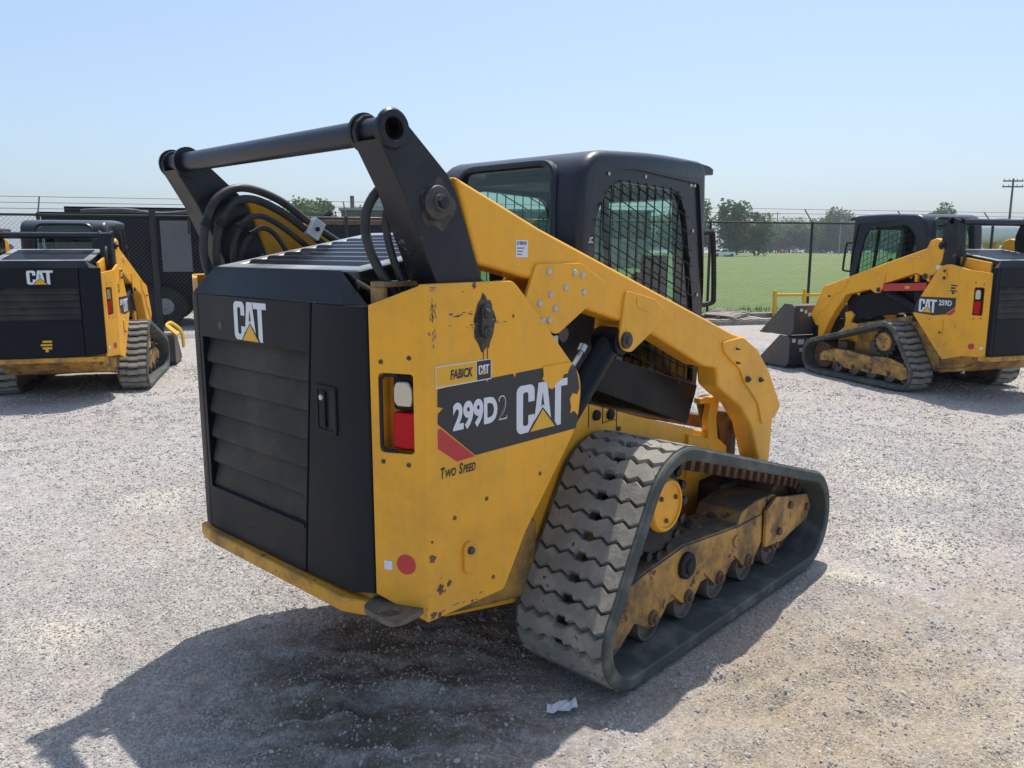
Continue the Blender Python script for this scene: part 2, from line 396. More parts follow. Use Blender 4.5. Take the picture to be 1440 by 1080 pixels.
DIRT = [((-.50, -.35), .85, 1.1), ((.75, -1.60), 1.0, 1.), ((-.15, -1.8), .8, .8), ((2.0, -2.1), .8, .7), ((1.9, -.35), .5, .5), ((-.35, 2.1), .45, .35)]
def gravel_mat():
    m, n, l = new_mat('crushed_gravel'); tc = nd(n, 'TexCoord'); co = tc.outputs['Object']
    b = nd(n, 'BsdfPrincipled'); out = nd(n, 'OutputMaterial'); l.new(b.outputs[0], out.inputs[0])
    v1 = nd(n, 'TexVoronoi'); v1.inputs['Scale'].default_value = 80.; v1.inputs['Randomness'].default_value = 1.; l.new(co, v1.inputs[0])
    v2 = nd(n, 'TexVoronoi'); v2.inputs['Scale'].default_value = 190.; l.new(co, v2.inputs[0])
    sx = nd(n, 'SeparateColor'); l.new(v1.outputs['Color'], sx.inputs[0])
    sx2 = nd(n, 'SeparateColor'); l.new(v2.outputs['Color'], sx2.inputs[0])
    big = noi(n, l, co, .55, 5, .6); mid = noi(n, l, co, 2.6, 5, .65)
    base = mixc(n, l, ramp(n, l, big, .36, .66), (.41, .388, .372), (.405, .362, .33))
    base = mixc(n, l, ramp(n, l, mid, .52, .78, 0., .6), base, (.45, .405, .345))
    base = mixc(n, l, ramp(n, l, noi(n, l, co, .9, 4, .6, (1, .35, 1)), .56, .70, 0., .55), base, (.30, .27, .255))
    base = mixc(n, l, ramp(n, l, noi(n, l, co, .7, 3, .5, (.5, 1, 1)), .60, .74, 0., .6), base, (.52, .475, .41))
    mot = mixc(n, l, ramp(n, l, noi(n, l, co, 11., 8, .82), .30, .72), (.74, .74, .75), (1.20, 1.19, 1.17))
    mm0 = nd(n, 'Mix', data_type='RGBA', blend_type='MULTIPLY'); mm0.inputs[0].default_value = 1.; l.new(base, mm0.inputs[6]); l.new(mot, mm0.inputs[7]); base = mm0.outputs[2]
    for cx, cy, r in ((-.10, 2.75, .34), (2.5, -1.25, .42), (1.75, -1.15, .22), (3.6, -.9, .5), (-1.2, 1.1, .3), (.9, -2.2, .5)):     # pale dusty patches
        vm = nd(n, 'VectorMath', operation='DISTANCE'); l.new(co, vm.inputs[0]); vm.inputs[1].default_value = (cx, cy, 0)
        ad = nd(n, 'Math', operation='MULTIPLY_ADD'); l.new(noi(n, l, co, 5., 6, .7), ad.inputs[0]); ad.inputs[1].default_value = -1.2 * r; l.new(vm.outputs['Value'], ad.inputs[2])
        base = mixc(n, l, ramp(n, l, ad.outputs[0], -.4 * r, .45 * r, .8, 0.), base, (.52, .475, .40))
    # loose soil patches with their own outline
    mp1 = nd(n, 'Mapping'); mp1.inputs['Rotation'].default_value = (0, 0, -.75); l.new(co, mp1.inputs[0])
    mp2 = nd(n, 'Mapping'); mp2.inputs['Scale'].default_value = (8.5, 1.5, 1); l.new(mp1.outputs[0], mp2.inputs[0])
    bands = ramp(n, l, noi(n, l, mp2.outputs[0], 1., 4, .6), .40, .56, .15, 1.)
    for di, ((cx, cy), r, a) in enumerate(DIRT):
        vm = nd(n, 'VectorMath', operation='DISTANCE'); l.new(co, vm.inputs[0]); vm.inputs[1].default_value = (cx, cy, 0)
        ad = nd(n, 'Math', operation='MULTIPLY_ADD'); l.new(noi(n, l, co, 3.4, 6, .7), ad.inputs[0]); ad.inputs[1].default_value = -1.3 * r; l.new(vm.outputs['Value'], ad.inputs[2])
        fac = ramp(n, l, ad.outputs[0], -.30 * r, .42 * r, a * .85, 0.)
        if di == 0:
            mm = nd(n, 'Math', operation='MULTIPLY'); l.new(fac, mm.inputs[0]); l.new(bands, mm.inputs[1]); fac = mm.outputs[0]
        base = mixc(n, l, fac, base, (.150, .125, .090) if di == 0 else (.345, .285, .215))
    st = mixc(n, l, ramp(n, l, sx.outputs[0], 0., 1.), (.78, .78, .78), (1.16, 1.15, 1.13))
    mu = nd(n, 'Mix', data_type='RGBA', blend_type='MULTIPLY'); mu.inputs[0].default_value = .85; l.new(base, mu.inputs[6]); l.new(st, mu.inputs[7])
    st2 = mixc(n, l, ramp(n, l, sx2.outputs[0], 0., 1.), (.75, .75, .75), (1.2, 1.2, 1.2))
    mu2 = nd(n, 'Mix', data_type='RGBA', blend_type='MULTIPLY'); mu2.inputs[0].default_value = .7; l.new(mu.outputs[2], mu2.inputs[6]); l.new(st2, mu2.inputs[7])
    l.new(mu2.outputs[2], b.inputs['Base Color']); b.inputs['Roughness'].default_value = .92; b.inputs['Specular IOR Level'].default_value = .2
    b1 = nd(n, 'Bump', invert=True); b1.inputs['Strength'].default_value = .7; b1.inputs['Distance'].default_value = .007; l.new(v1.outputs['Distance'], b1.inputs['Height'])
    b2 = nd(n, 'Bump', invert=True); b2.inputs['Strength'].default_value = .8; b2.inputs['Distance'].default_value = .004; l.new(v2.outputs['Distance'], b2.inputs['Height']); l.new(b1.outputs[0], b2.inputs['Normal'])
    l.new(b2.outputs[0], b.inputs['Normal'])
    return m
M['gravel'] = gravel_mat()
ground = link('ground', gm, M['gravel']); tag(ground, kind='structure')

# ------------------------------------------------------------------ compact track loader
def hull(circles):
    """closed belt line round circles (x, z, r), listed counter-clockwise; returns length and at(s) -> x, z, nx, nz"""
    m = len(circles); nin = [None] * m; nout = [None] * m; segs = []
    for i in range(m):
        j = (i + 1) % m; a, b = circles[i], circles[j]
        d = Vector((b[0] - a[0], b[1] - a[1])); D = d.length; u = d / D; k = (a[2] - b[2]) / D
        nn = u * k + Vector((u.y, -u.x)) * math.sqrt(1 - k * k); nout[i] = nn; nin[j] = nn
    for i in range(m):
        c = circles[i]; a0 = math.atan2(nin[i].y, nin[i].x); a1 = math.atan2(nout[i].y, nout[i].x)
        while a1 < a0: a1 += 2 * math.pi
        segs.append(('arc', c, a0, a1, (a1 - a0) * c[2]))
        j = (i + 1) % m; p = Vector(c[:2]) + nout[i] * c[2]; q2 = Vector(circles[j][:2]) + nout[i] * circles[j][2]
        segs.append(('line', p, q2, nout[i], (q2 - p).length))
    L = sum(g[4] for g in segs)
    def at(s):
        s %= L
        for g in segs:
            if s <= g[4]:
                if g[0] == 'arc':
                    t = g[2] + s / g[1][2]; return g[1][0] + g[1][2] * math.cos(t), g[1][1] + g[1][2] * math.sin(t), math.cos(t), math.sin(t)
                p = g[1].lerp(g[2], s / max(g[4], 1e-9)); return p.x, p.y, g[3].x, g[3].y
            s -= g[4]
        p = segs[-1]; return p[2].x, p[2].y, p[3].x, p[3].y
    return L, at

def make_track(root, V, s, detail):
    yi, yo = V['track_y']; w = yo - yi; yc = s * (yi + yo) / 2
    LUG, TH = .022, .034
    circ_o = [(c[0], c[1], c[2] - LUG) for c in V['circles']]
    L, at = hull(circ_o); N = int(round(L / V['pitch'])); pitch = L / N
    hw = .026
    ys = [-w / 2, -w / 2 + .006, -w / 2 + .018, -w / 2 + .024, -hw, hw, w / 2 - .024, w / 2 - .018, w / 2 - .006, w / 2]
    mb = MB(); rows = []
    fr = (.0, .17, .36, .64, .83)
    for i in range(N):
        for k in fr:
            x, z, a, b = at((i + k) * pitch); rows.append((x, z, a, b, k == .36))
    n = len(rows); cols = len(ys)
    for (x, z, a, b, h) in rows:
        for d in (0, TH):
            for y in ys:
                e = .008 if abs(y) > w / 2 - .001 else 0.
                lip = LUG * .80 if abs(y) > w / 2 - .019 else 0.
                dd = d + e - lip if d == 0 else d - e
                mb.v.append((x - a * dd, yc + y, z - b * dd))
    k2 = 2 * cols
    for i in range(n):
        j = (i + 1) % n; A = i * k2; B = j * k2; hole = rows[i][4]
        for c in range(cols - 1):
            if hole and c == 4: continue
            mb.f.append((A + c, A + c + 1, B + c + 1, B + c)); mb.f.append((A + cols + c + 1, A + cols + c, B + cols + c, B + cols + c + 1))
        mb.f.append((A, B, B + cols, A + cols)); mb.f.append((A + cols - 1, A + 2 * cols - 1, B + 2 * cols - 1, B + cols - 1))
        if hole:
            mb.f.append((A + 4, B + 4, B + cols + 4, A + cols + 4)); mb.f.append((A + 5, A + cols + 5, B + cols + 5, B + 5))
            mb.f.append((A + 4, A + cols + 4, A + cols + 5, A + 5)); mb.f.append((B + 4, B + 5, B + cols + 5, B + cols + 4))
    belt = mb.build('track', M['belt'], root)
    # one tread bar, zigzag edged, shared by all places on the belt
    zig = V['zig']; half = pitch * V['lugfill'] / 2
    lug = MB()
    ty = [(t, o) for t, o in zig]
    top = []; bot = []
    for sgn in (-1, 1):
        for t, o in (ty if sgn < 0 else ty[::-1]):
            y = (t - .5) * (w - .040)
            cut = .34 * half if abs(t - .5) < .065 else 0.
            xx = o * pitch + sgn * (half - cut)
            bot.append((xx + sgn * .003, y, -.004)); top.append((xx - sgn * .004, y * (1 - .012), LUG))
    m = len(top)
    lug.v = bot + top
    lug.f = [(i, (i + 1) % m, m + (i + 1) % m, m + i) for i in range(m)]
    k = m // 2
    for i in range(k - 1): lug.f.append((m + i, m + i + 1, m + m - 2 - i, m + m - 1 - i))
    lme = lug.mesh('tread_lug', True, 30); lme.materials.append(M['rubber'])
    for i in range(N):
        x, z, a, b = at(i * pitch)
        o = bpy.data.objects.new('tread_lug', lme); COL.objects.link(o); o.parent = belt
        t = Vector((-b, 0, a)); nn = Vector((a, 0, b)); y = nn.cross(t)
        mtx = Matrix((t, y, nn)).transposed().to_4x4(); mtx.translation = (x, yc, z); o.matrix_local = mtx
    if detail:
        g = MB()
        g.box(-.018, .018, -.020, .020, -.050, 0)
        gme = g.mesh('guide_lug'); gme.materials.append(M['rust'])
        for i in range(N):
            x, z, a, b = at((i + .1) * pitch)
            if b < -.3: continue
            for yy in (-.075, .075):
                o = bpy.data.objects.new('guide_lug', gme); COL.objects.link(o); o.parent = belt
                t = Vector((-b, 0, a)); nn = Vector((a, 0, b)); y = nn.cross(t)
                mtx = Matrix((t, y, nn)).transposed().to_4x4(); mtx.translation = (x - a * TH, yc + yy, z - b * TH); o.matrix_local = mtx
    return belt

def make_undercarriage(root, V, s, detail):
    yi, yo = V['track_y']; A, C2, B = V['circles']
    yf = s * (yo - .115)           # outer face of the roller frame
    yb = s * (yi + .10)
    # frame
    fm = MB(); fm.xz(V['frame'], yf, yb)
    frame = fm.build('track_frame', M['yellow_worn'], root, bevel=.008)
    # skirt plate with scallops between the rollers
    sk = MB(); sk.xz(V['skirt'], yf + s * .010, yf - s * .012); sk.build('roller_guard', M['yellow_worn'], frame, bevel=.004)
    mid = s * (yi + yo) / 2
    def wheel(name, x, z, r, y0, y1, mat, parent):
        o = MB()
        dy = y1 - y0; sg = 1 if dy > 0 else -1
        o.lathe((x, y0, z), (0, sg, 0), [(0, r * .80), (0, r * .97), (.012, r), (abs(dy) - .012, r), (abs(dy), r * .97), (abs(dy), r * .86), (abs(dy) - .02, r * .80), (abs(dy) - .02, r * .30), (abs(dy) + .005, r * .28), (abs(dy) + .005, .002)], 32)
        return o.build(name, mat, parent)
    for x, r in V['rollers']:
        wheel('roller', x, r + .057, r, mid - s * .14, yf - s * .006, M['roller'], frame)
        b = MB(); b.lathe((x, yf + s * .010, r + .082), (0, s, 0), [(0, .032), (.012, .030), (.014, .018), (.026, .016), (.028, .002)], 14); b.build('roller_bolt', M['rust'], frame)
    wheel('rear_idler', A[0], A[1], A[2] - .062, mid - s * .15, yf - s * .02, M['roller'], frame)
    wheel('front_idler', C2[0], C2[1], C2[2] - .062, mid - s * .15, yf - s * .05, M['rust'], frame)
    # sprocket with bars and the yellow final drive cover
    sp = MB(); sp.lathe((B[0], mid - s * .10, B[1]), (0, s, 0), [(0, .06), (0, B[2] - .11), (.2, B[2] - .11), (.2, .06)], 32)
    for k in range(16):
        t = 2 * math.pi * k / 16; r = B[2] - .095
        sp.cyl((B[0] + r * math.cos(t), mid - s * .11, B[1] + r * math.sin(t)), (B[0] + r * math.cos(t), mid + s * .11, B[1] + r * math.sin(t)), .020, 8)
    sp.build('drive_sprocket', M['dark'], root)
    yh = mid + s * .135
    hb = MB(); rr = V['hub_r']; hx, hz = V['hub']
    hb.lathe((hx, mid - s * .05, hz), (0, s, 0), [(0, rr), (.155, rr), (.17, rr * .97), (.178, rr * .90), (.178, rr * .82), (.170, rr * .80), (.172, .003)], 32)
    hub = hb.build('final_drive_cover', M['yellow_worn' if not detail else 'yellow'], root)
    for k in range(3):
        t = 2 * math.pi * k / 3 + .4
        p = MB(); p.cyl((hx + rr * .55 * math.cos(t), mid + s * .120, hz + rr * .55 * math.sin(t)), (hx + rr * .55 * math.cos(t), mid + s * .130, hz + rr * .55 * math.sin(t)), .010, 10); p.build('plug', M['rust'], hub)
    # torsion axle arm behind, dark
    for q in ((.72, .95, .33, .52), (1.35, 1.52, .30, .46)): ax = MB(); ax.box(q[0], q[1], s * .50, s * (yi + .12), q[2], q[3]); ax.build('axle_arm', M['greysteel'], root, bevel=.01)
    if detail:
        c = MB(); c.lathe((.63, yf, .315), (0, s, 0), [(0, .060), (.028, .058), (.034, .050), (.034, .034), (.045, .030), (.047, .002)], 20)
        c.build('axle_end_cap', M['dark'], frame)
        dp = MB(); dp.box(.80, 1.02, yf, yf + s * .004, .250, .345); dp.build('inspection_cover', M['yellow_worn'], frame, bevel=.002)
        bk = MB(); bk.cyl((1.08, yf, .30), (1.08, yf + s * .02, .30), .026, 14); bk.build('grease_boss', M['yellow_worn'], frame, bevel=.003)
        ft = MB(); ft.xz([(1.36, .19), (1.55, .17), (1.86, .22), (1.88, .30), (1.84, .36), (1.60, .40), (1.46, .43), (1.36, .38)], yf + s * .011, yf + s * .030)
        ft.build('idler_yoke', M['yellow_worn'], frame, bevel=.006)
        for x, z in ((1.83, .29), (1.62, .35), (1.50, .24)):
            p = MB(); p.cyl((x, yf + s * .03, z), (x, yf + s * .045, z), .022, 6); p.build('bolt', M['rust'], frame)
        # heaped dirt on the frame ledge
        rd = MB()
        for k in range(16):
            x = .75 + random.random() * .7; y = s * (yi + .14 + random.random() * .12); r = .02 + random.random() * .03
            bmx = MB().lathe((x, y, V['frame_top'](x) - .01), (0, 0, 1), [(0, r), (r * .6, r * .8), (r, r * .1)], 7); rd.add(bmx.v, bmx.f)
        o = rd.build('caked_dirt', M['rust'], frame); o['kind'] = 'stuff'
    return frame

def side_map(s, Yp):
    return (lambda u, v, d=0.: (u, s * (Yp + d), v)) if s < 0 else (lambda u, v, d=0.: (-u, s * (Yp + d), v))

def make_loader(name, label, loc, yaw, V, group=None):
    big = V['big']
    root = thing(name, label, 'track loader', loc, yaw, group)
    for s in (-1, 1):
        make_track(root, V, s, big and s < 0)
        make_undercarriage(root, V, s, big and s < 0)
    yi, yo = V['track_y']; HB = V['side_y']; DW = V['door_w']; XD = V['door_x']; xf, yf2 = V['fold']
    # ---------------- chassis
    ch = MB(); ch.xz(V['chassis'], -yi + .012, yi - .012)
    chassis = ch.build('chassis', M['yellow_worn' if not big else 'yellow'], root, bevel=.012)
    eb = MB(); eb.box(xf + .03, V['cab_x0'] + .02, -DW + .06, DW - .06, .80, 1.50); eb.build('engine_bay', M['dark'], root)
    for s in (-1, 1):
        fp = MB(); fp.xz(V['front_post'], s * (yi - .030), s * (yi + .008)); fp.build('front_post', M['yellow'], root, bevel=.006)
        cy = MB(); a = V['tilt']
        cy.cyl((a[0], s * .44, a[1]), (a[2], s * .44, a[3]), .045, 18); cy.cyl((a[2], s * .44, a[3]), (a[2] + (a[2] - a[0]) * .35, s * .44, a[3] + (a[3] - a[1]) * .35), .022, 14)
        cy.build('tilt_cylinder', M['black'], root)
        if big:
            for x, z in ((.452, .947), (.553, .935)):
                t = MB(); t.lathe((x, s * (yi - .012), z), (0, s, 0), [(0, .024), (.014, .022), (.018, .012), (.022, .002)], 16); t.build('rubber_plug', M['dark'], chassis)
            for x0, x1, z0, z1 in ((.40, .403, .90, 1.01), (.50, .503, .90, .985), (.603, .606, .86, .955), (.50, .60, .905, .908)):
                t = MB(); t.box(x0, x1, s * (yi - .0115), s * (yi - .0095), z0, z1); t.build('panel_seam', M['dark'], chassis)
            for x, z in ((.62, .86), (1.10, .70), (1.36, .60)):
                t = MB(); t.cyl((x, s * (yi - .013), z), (x, s * (yi - .004), z), .012, 6); t.build('bolt', M['greysteel'], chassis)
    # quick coupler between the arms
    cp = MB(); xq = V['coupler']
    cp.box(xq, xq + .10, -.62, .62, .30, .42); cp.box(xq + .02, xq + .08, -.62, .62, .62, .70)
    for s in (-1, 1): cp.box(xq - .02, xq + .11, s * .30, s * .44, .25, .75); cp.box(xq + .03, xq + .12, s * .50, s * .64, .22, .62)
    cp.build('quick_coupler', M['rust' if big else 'black'], root, bevel=.012)
    # ---------------- rear bumper and tow eye
    zb = V['bump_z']
    bp = MB(); e = .10
    bp.xy([(XD - .030, DW - .10), (XD - .030, -DW + .12), (XD + .005, -DW + .035), (XD + .09, -DW + .02), (XD + .09, DW + .03), (XD - .005, DW + .02)], zb - .052, zb)
    bp.build('rear_bumper', M['yellow_mid'], root, bevel=.010, seg=3)
    bl = MB(); bl.xz([(XD + .02, zb - .005), (XD + .30, zb - .16), (.05, .27), (.05, .60), (XD + .10, .62)], -yi - .02, yi + .02); bl.build('belly_guard', M['yellow_worn'], root, bevel=.03, seg=4)
    if big:
        te = MB(); te.xy(rounded([(-.826, -.572, .03), (-.72, -.53, .01), (-.66, -.70, .02), (-.715, -.735, .03), (-.835, -.745, .07)], .03, 6), zb - .008, zb + .010, [circ(-.786, -.660, .040, 24)[::-1]])
        te.build('tow_eye', M['steel_dusty'], root, bevel=.004)
    # ---------------- rear door
    zt, zh = V['door_top'], V['hood_z']; ck = .025
    dr = MB()
    zs = zb + .004
    g0, g1 = V['grille_z']; yR0, yR1 = V['seam']       # seam at top / bottom, right of centre
    yL = DW - .075
    lerp = lambda z: yR0 + (yR1 - yR0) * (zt - z) / (zt - zs)
    gL, gR0, gR1 = yL - .02, lerp(g1) + .012, lerp(g0) + .012
    dr.yz([(yL, zs), (yL, zt), (lerp(zt) + .004, zt), (lerp(zs) + .004, zs)], XD, XD + .03, [[(gL, g0), (gR1, g0), (gR0, g1), (gL, g1)]])
    door = dr.build('rear_door', M['black'], root, bevel=.004)
    # folded right column and left return, one sheet each
    xe = V['door_edge_x']
    co = MB()
    for pts in ([(lerp(zt) - .003, lerp(zs) - .003), (-DW + .10,) * 2],):
        pass
    a, b, c = lerp(zt) - .003, lerp(zs) - .003, -DW + .10
    v = [(XD, a, zt), (XD, c, zt), (xe, -DW, zt), (XD, b, zs), (XD, c, zs + .01), (xe, -DW, zs + .03)]
    v2 = [(p[0] + .03, p[1], p[2]) for p in v]
    co.add(v + v2, [(0, 1, 4, 3), (1, 2, 5, 4), (6, 9, 10, 7), (7, 10, 11, 8), (0, 6, 7, 1), (1, 7, 8, 2), (2, 8, 11, 5), (5, 11, 10, 4), (4, 10, 9, 3), (3, 9, 6, 0)])
    column = co.build('door_column', M['black'], root, bevel=.005)
    le = MB(); v = [(XD, yL + .003, zt), (XD, yL + .045, zt), (xe, DW, zt), (XD, yL + .003, zs), (XD, yL + .045, zs + .01), (xe, DW, zs + .03)]
    v2 = [(p[0] + .03, p[1], p[2]) for p in v]
    le.add(v + v2, [(1, 0, 3, 4), (2, 1, 4, 5), (9, 6, 7, 10), (10, 7, 8, 11), (6, 0, 1, 7), (7, 1, 2, 8), (8, 2, 5, 11), (11, 5, 4, 10), (10, 4, 3, 9), (9, 3, 0, 6)])
    le.build('door_return', M['black'], root, bevel=.005)
    # sloped top of the door
    tp = MB(); xh = V['hood_x']; ci = .085
    sm = lerp(zt); ax = (xh, (sm - DW + .10) / 2 - .01, zh)
    v = [(XD, yL + .04, zt + .003), (XD, sm, zt + .003), ax, (xh, DW - .12, zh), (XD, -DW + .10, zt + .003), (xe, DW - .005, zt + .003), (xe + .02, -DW + .02, zt + .002)]
    tp.add(v, [(0, 1, 2, 3), (1, 4, 2), (5, 0, 3), (4, 6, 2)])
    tp2 = [(p[0] + .018, p[1], p[2] - .018) for p in v]; tp.add(tp2, [(3, 2, 1, 0), (2, 4, 1), (3, 0, 5), (2, 6, 4)])
    tp.build('door_cap', M['black'], root, smooth=False)
    # slanted louvre blades behind the opening
    nl = V['louvres']; dz = (g1 - g0) / nl
    for i in range(nl):
        z1 = g1 - i * dz; z0 = z1 - dz
        lv = MB(); yr = lerp(z0) + .004
        p = [(XD + .040, z1 + .014), (XD + .012, z0 + .014), (XD + .016, z0 + .001), (XD + .050, z0 + .006)]
        lv.add([(q[0], y, q[1]) for y in (gL + .004, yr) for q in p], [(0, 1, 2, 3), (7, 6, 5, 4), (0, 4, 5, 1), (1, 5, 6, 2), (2, 6, 7, 3), (3, 7, 4, 0)])
        lv.build('louvre', M['grille'], door)
    sb = MB(); sb.box(XD + .085, XD + .09, -DW + .1, DW - .1, g0 - .02, g1 + .02); sb.build('radiator_screen', M['dark'], door)
    sill = MB(); sill.box(XD - .004, XD + .05, lerp(g0) + .012, gL - .002, g0 - .012, g0 + .004); sill.build('grille_sill', M['black'], door, bevel=.003)
    # latch
    if big:
        yl = (lerp(1.14) - .003 - DW + .10) / 2
        lt = MB(); lt.yz(rrect(yl - .058, yl + .058, 1.055, 1.215, .012), XD - .006, XD + .01, [rrect(yl - .044, yl + .044, 1.068, 1.200, .008)[::-1]])
        latch = lt.build('latch_bezel', M['black'], column, bevel=.002)
        lp = MB(); lp.box(XD + .001 - .0035, XD + .0025 - .002, yl - .043, yl + .043, 1.069, 1.199); lp.build('latch_pocket', M['dark'], column)
        pd = MB(); pd.box(XD - .012, XD - .004, yl - .004, yl + .030, 1.075, 1.195); pd.build('latch_paddle', M['black'], column, bevel=.003)
        lk = MB(); lk.lathe((XD - .012, yl + .013, 1.175), (-1, 0, 0), [(0, .010), (.004, .009), (.005, .002)], 14); lk.build('lock_barrel', M['zinc'], column)
        em = MB(); em.lathe((XD, .325, 1.365), (-1, 0, 0), [(0, .017), (.0015, .016), (.002, .002)], 18); em.build('door_plug', M['greysteel'], door)
        em = MB(); em.lathe((XD, .16, .60), (-1, 0, 0), [(0, .008), (.0015, .007), (.002, .001)], 12); em.build('door_bolt', M['dark'], door)
    f = lambda u, v, d=0.: (XD - d, -u, v)
    if big:
        rg = random.Random(9)
        for k in range(4):
            u0, v0 = rg.choice(((.33, .64), (.38, .60), (.36, .72), (.30, .95), (.40, 1.30))); u0 += rg.uniform(-.04, .04); v0 += rg.uniform(-.05, .05); a = rg.uniform(1.0, 2.2); L3 = rg.uniform(.01, .05); w3 = .0008
            du3, dv3 = math.cos(a) * L3, math.sin(a) * L3
            sheet('scratch', [[(u0, v0), (u0 + w3, v0), (u0 + du3 + w3 * 1.4, v0 + dv3), (u0 + du3, v0 + dv3)]], lambda u, v: f(u, v, .0006), M['greysteel'], column)
    lw = V['logo']; cat_logo(f, lw[0], lw[1], lw[2], lw[3], .0008, door)
    if V.get('rental_mark'):
        u, v0 = V['rental_mark']
        sheet('rental_decal', [[(u - .045, v0), (u + .045, v0), (u + .045, v0 + .022), (u - .045, v0 + .022)], [(u - .06, v0 + .035), (u + .05, v0 + .035), (u + .05, v0 + .055), (u - .06, v0 + .055)], [(u - .04, v0 + .07), (u + .05, v0 + .07), (u + .05, v0 + .092), (u - .04, v0 + .092)], [(u - .02, v0 + .0), (u + .01, v0), (u + .01, v0 - .03), (u - .02, v0 - .03)]], lambda a, b: f(a, b, .001), M['yellow_clean'], door)
    # ---------------- hood
    hs = V['hood_slope']; hx1 = V['hood_x1']; HW = DW - .10
    hz = lambda x: zh + (x - xh) * hs
    hd = MB(); iw = HW - .085
    hd.prism([(xh + .01, HW), (hx1, HW), (hx1, -HW), (xh + .01, -HW)], lambda u, v, w: (u, v, hz(u) + w), 0., -.07, [[(xh + .08, iw), (xh + .08, -iw), (hx1 - .06, -iw), (hx1 - .06, iw)]])
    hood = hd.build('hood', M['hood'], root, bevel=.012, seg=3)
    nr = 8; dx = (hx1 - xh - .15) / nr
    for i in range(nr):
        x = xh + .09 + i * dx
        rb = MB(); rb.add([(x + a, y, hz(x + a) + b) for y in (-iw - .002, iw + .002) for a, b in ((0, -.028), (dx * .42, .004), (dx * .62, .004), (dx * .62, -.006), (dx * .40, -.01), (.0, -.036))], [(0, 1, 2, 3, 4, 5), (11, 10, 9, 8, 7, 6)] + [(k, 6 + k, 6 + (k + 1) % 6, (k + 1) % 6) for k in range(6)])
        rb.build('hood_louvre', M['cab'], hood)
    hp = MB(); hp.prism([(xh + .06, HW - .03), (hx1, HW - .03), (hx1, -HW + .03), (xh + .06, -HW + .03)], lambda u, v, w: (u, v, hz(u) + w), -.06, -.08); hp.build('hood_liner', M['dark'], hood)
    # ---------------- side bodies
    for s in (-1, 1):
        zc0, zc1 = V['corner_bot']; zq0, zq1 = V['corner_top']
        A2 = Vector((xe + .004, s * (DW + .004))); B2 = Vector((xf, s * HB)); du = (B2 - A2); Lc = du.length; du /= Lc
        nrm = Vector((du.y, -du.x)) * (1 if s < 0 else -1)
        if nrm.x > 0: nrm = -nrm
        cm = lambda u, v, w=0.: (A2.x + du.x * u + nrm.x * w, A2.y + du.y * u + nrm.y * w, v)
        l0, l1, lz0, lz1 = V['lamp']
        l0 *= Lc; l1 *= Lc
        cn = MB(); cn.prism([(0, zc0), (Lc, zc1), (Lc, zq1), (0, zq0)], cm, 0, -.02, [rrect(l0, l1, lz0, lz1, .012)[::-1]])
        corner = cn.build('rear_corner_panel', M['yellow'], root, bevel=.003)
        # recess with lamps
        rc = MB(); D = .075
        for poly in ([(l0, lz0), (l1, lz0)], [(l1, lz0), (l1, lz1)], [(l1, lz1), (l0, lz1)], [(l0, lz1), (l0, lz0)]):
            (u0, v0), (u1, v1) = poly; rc.add([cm(u0, v0, -.002), cm(u1, v1, -.002), cm(u1, v1, -D), cm(u0, v0, -D)], [(0, 1, 2, 3)])
        rc.add([cm(l0, lz0, -D), cm(l1, lz0, -D), cm(l1, lz1, -D), cm(l0, lz1, -D)], [(0, 1, 2, 3)])
        rc.build('lamp_recess', M['yellow'], corner, smooth=False)
        gk = MB(); gk.tube([cm(l1 - .055, lz1 - .005, -.004), cm(l0 + .02, lz1 - .005, -.004), cm(l0 + .005, lz1 - .02, -.004), cm(l0 + .005, lz0 + .02, -.004), cm(l0 + .02, lz0 + .005, -.004), cm(l1 - .06, lz0 + .005, -.004)], .0065, 8, 1); gk.build('recess_seal', M['dark'], corner)
        um = l0 + (l1 - l0) * .64; hwid = (l1 - l0) * .33; zm = lz0 + (lz1 - lz0) * .50
        lb = MB(); lb.prism(rrect(um - hwid, um + hwid, lz0 + .010, zm, .006), cm, -D + .002, -.018); lb.build('tail_lamp', M['lens_red'], corner, bevel=.004)
        lh = MB(); lh.prism(rrect(um - hwid * 1.05, um + hwid * 1.05, zm + .006, lz1 - .008, .012), cm, -D + .002, -.030); lh.build('work_lamp_housing', M['dark'], corner, bevel=.006)
        lc = MB(); lc.prism(rounded([(um - hwid * .88, zm + .035), (um - hwid * .55, zm + .018), (um + hwid * .70, zm + .018), (um + hwid * .86, zm + .04), (um + hwid * .86, lz1 - .05), (um + hwid * .5, lz1 - .024), (um - hwid * .6, lz1 - .024), (um - hwid * .88, lz1 - .045)], .012), cm, -.030, -.012); lc.build('work_lamp_lens', M['lens_clear'], corner, bevel=.008, seg=3)
        for u, z in ((l0 + .01, lz1 + .035), (l1 - .012, lz1 + .05), (l0 + .01, lz0 - .03), (l1 - .02, lz0 - .035)):
            t = MB(); t.lathe(cm(u, z), (nrm.x, nrm.y, 0), [(0, .0075), (.004, .0065), (.005, .001)], 10); t.build('bolt', M['greysteel'], corner)
        sheet('reflector_decal', [circ(Lc * V['refl'][0], V['refl'][1], .033, 24)], lambda u, v: cm(u, v, .0015), M['redp'], corner)
        ur = Lc * (V['refl'][0] - .42) if big else Lc * .12
        sheet('inspection_sticker', [[(ur, V['refl'][1] - .025), (ur + .028, V['refl'][1] - .025), (ur + .028, V['refl'][1] + .005), (ur, V['refl'][1] + .005)]], lambda u, v: cm(u, v, .0015), M['white'], corner)
        # outer side plate
        sp = MB(); sp.xz(rounded(V['side'], .0, 4), s * (HB - .022), s * (HB + .0005))
        side = sp.build('side_panel', M['yellow'], root, bevel=.005)
        ip = MB(); ip.xz(V['inner'], s * (DW - .045), s * (DW - .020)); ip.build('inner_side_plate', M['yellow'], root, bevel=.004)
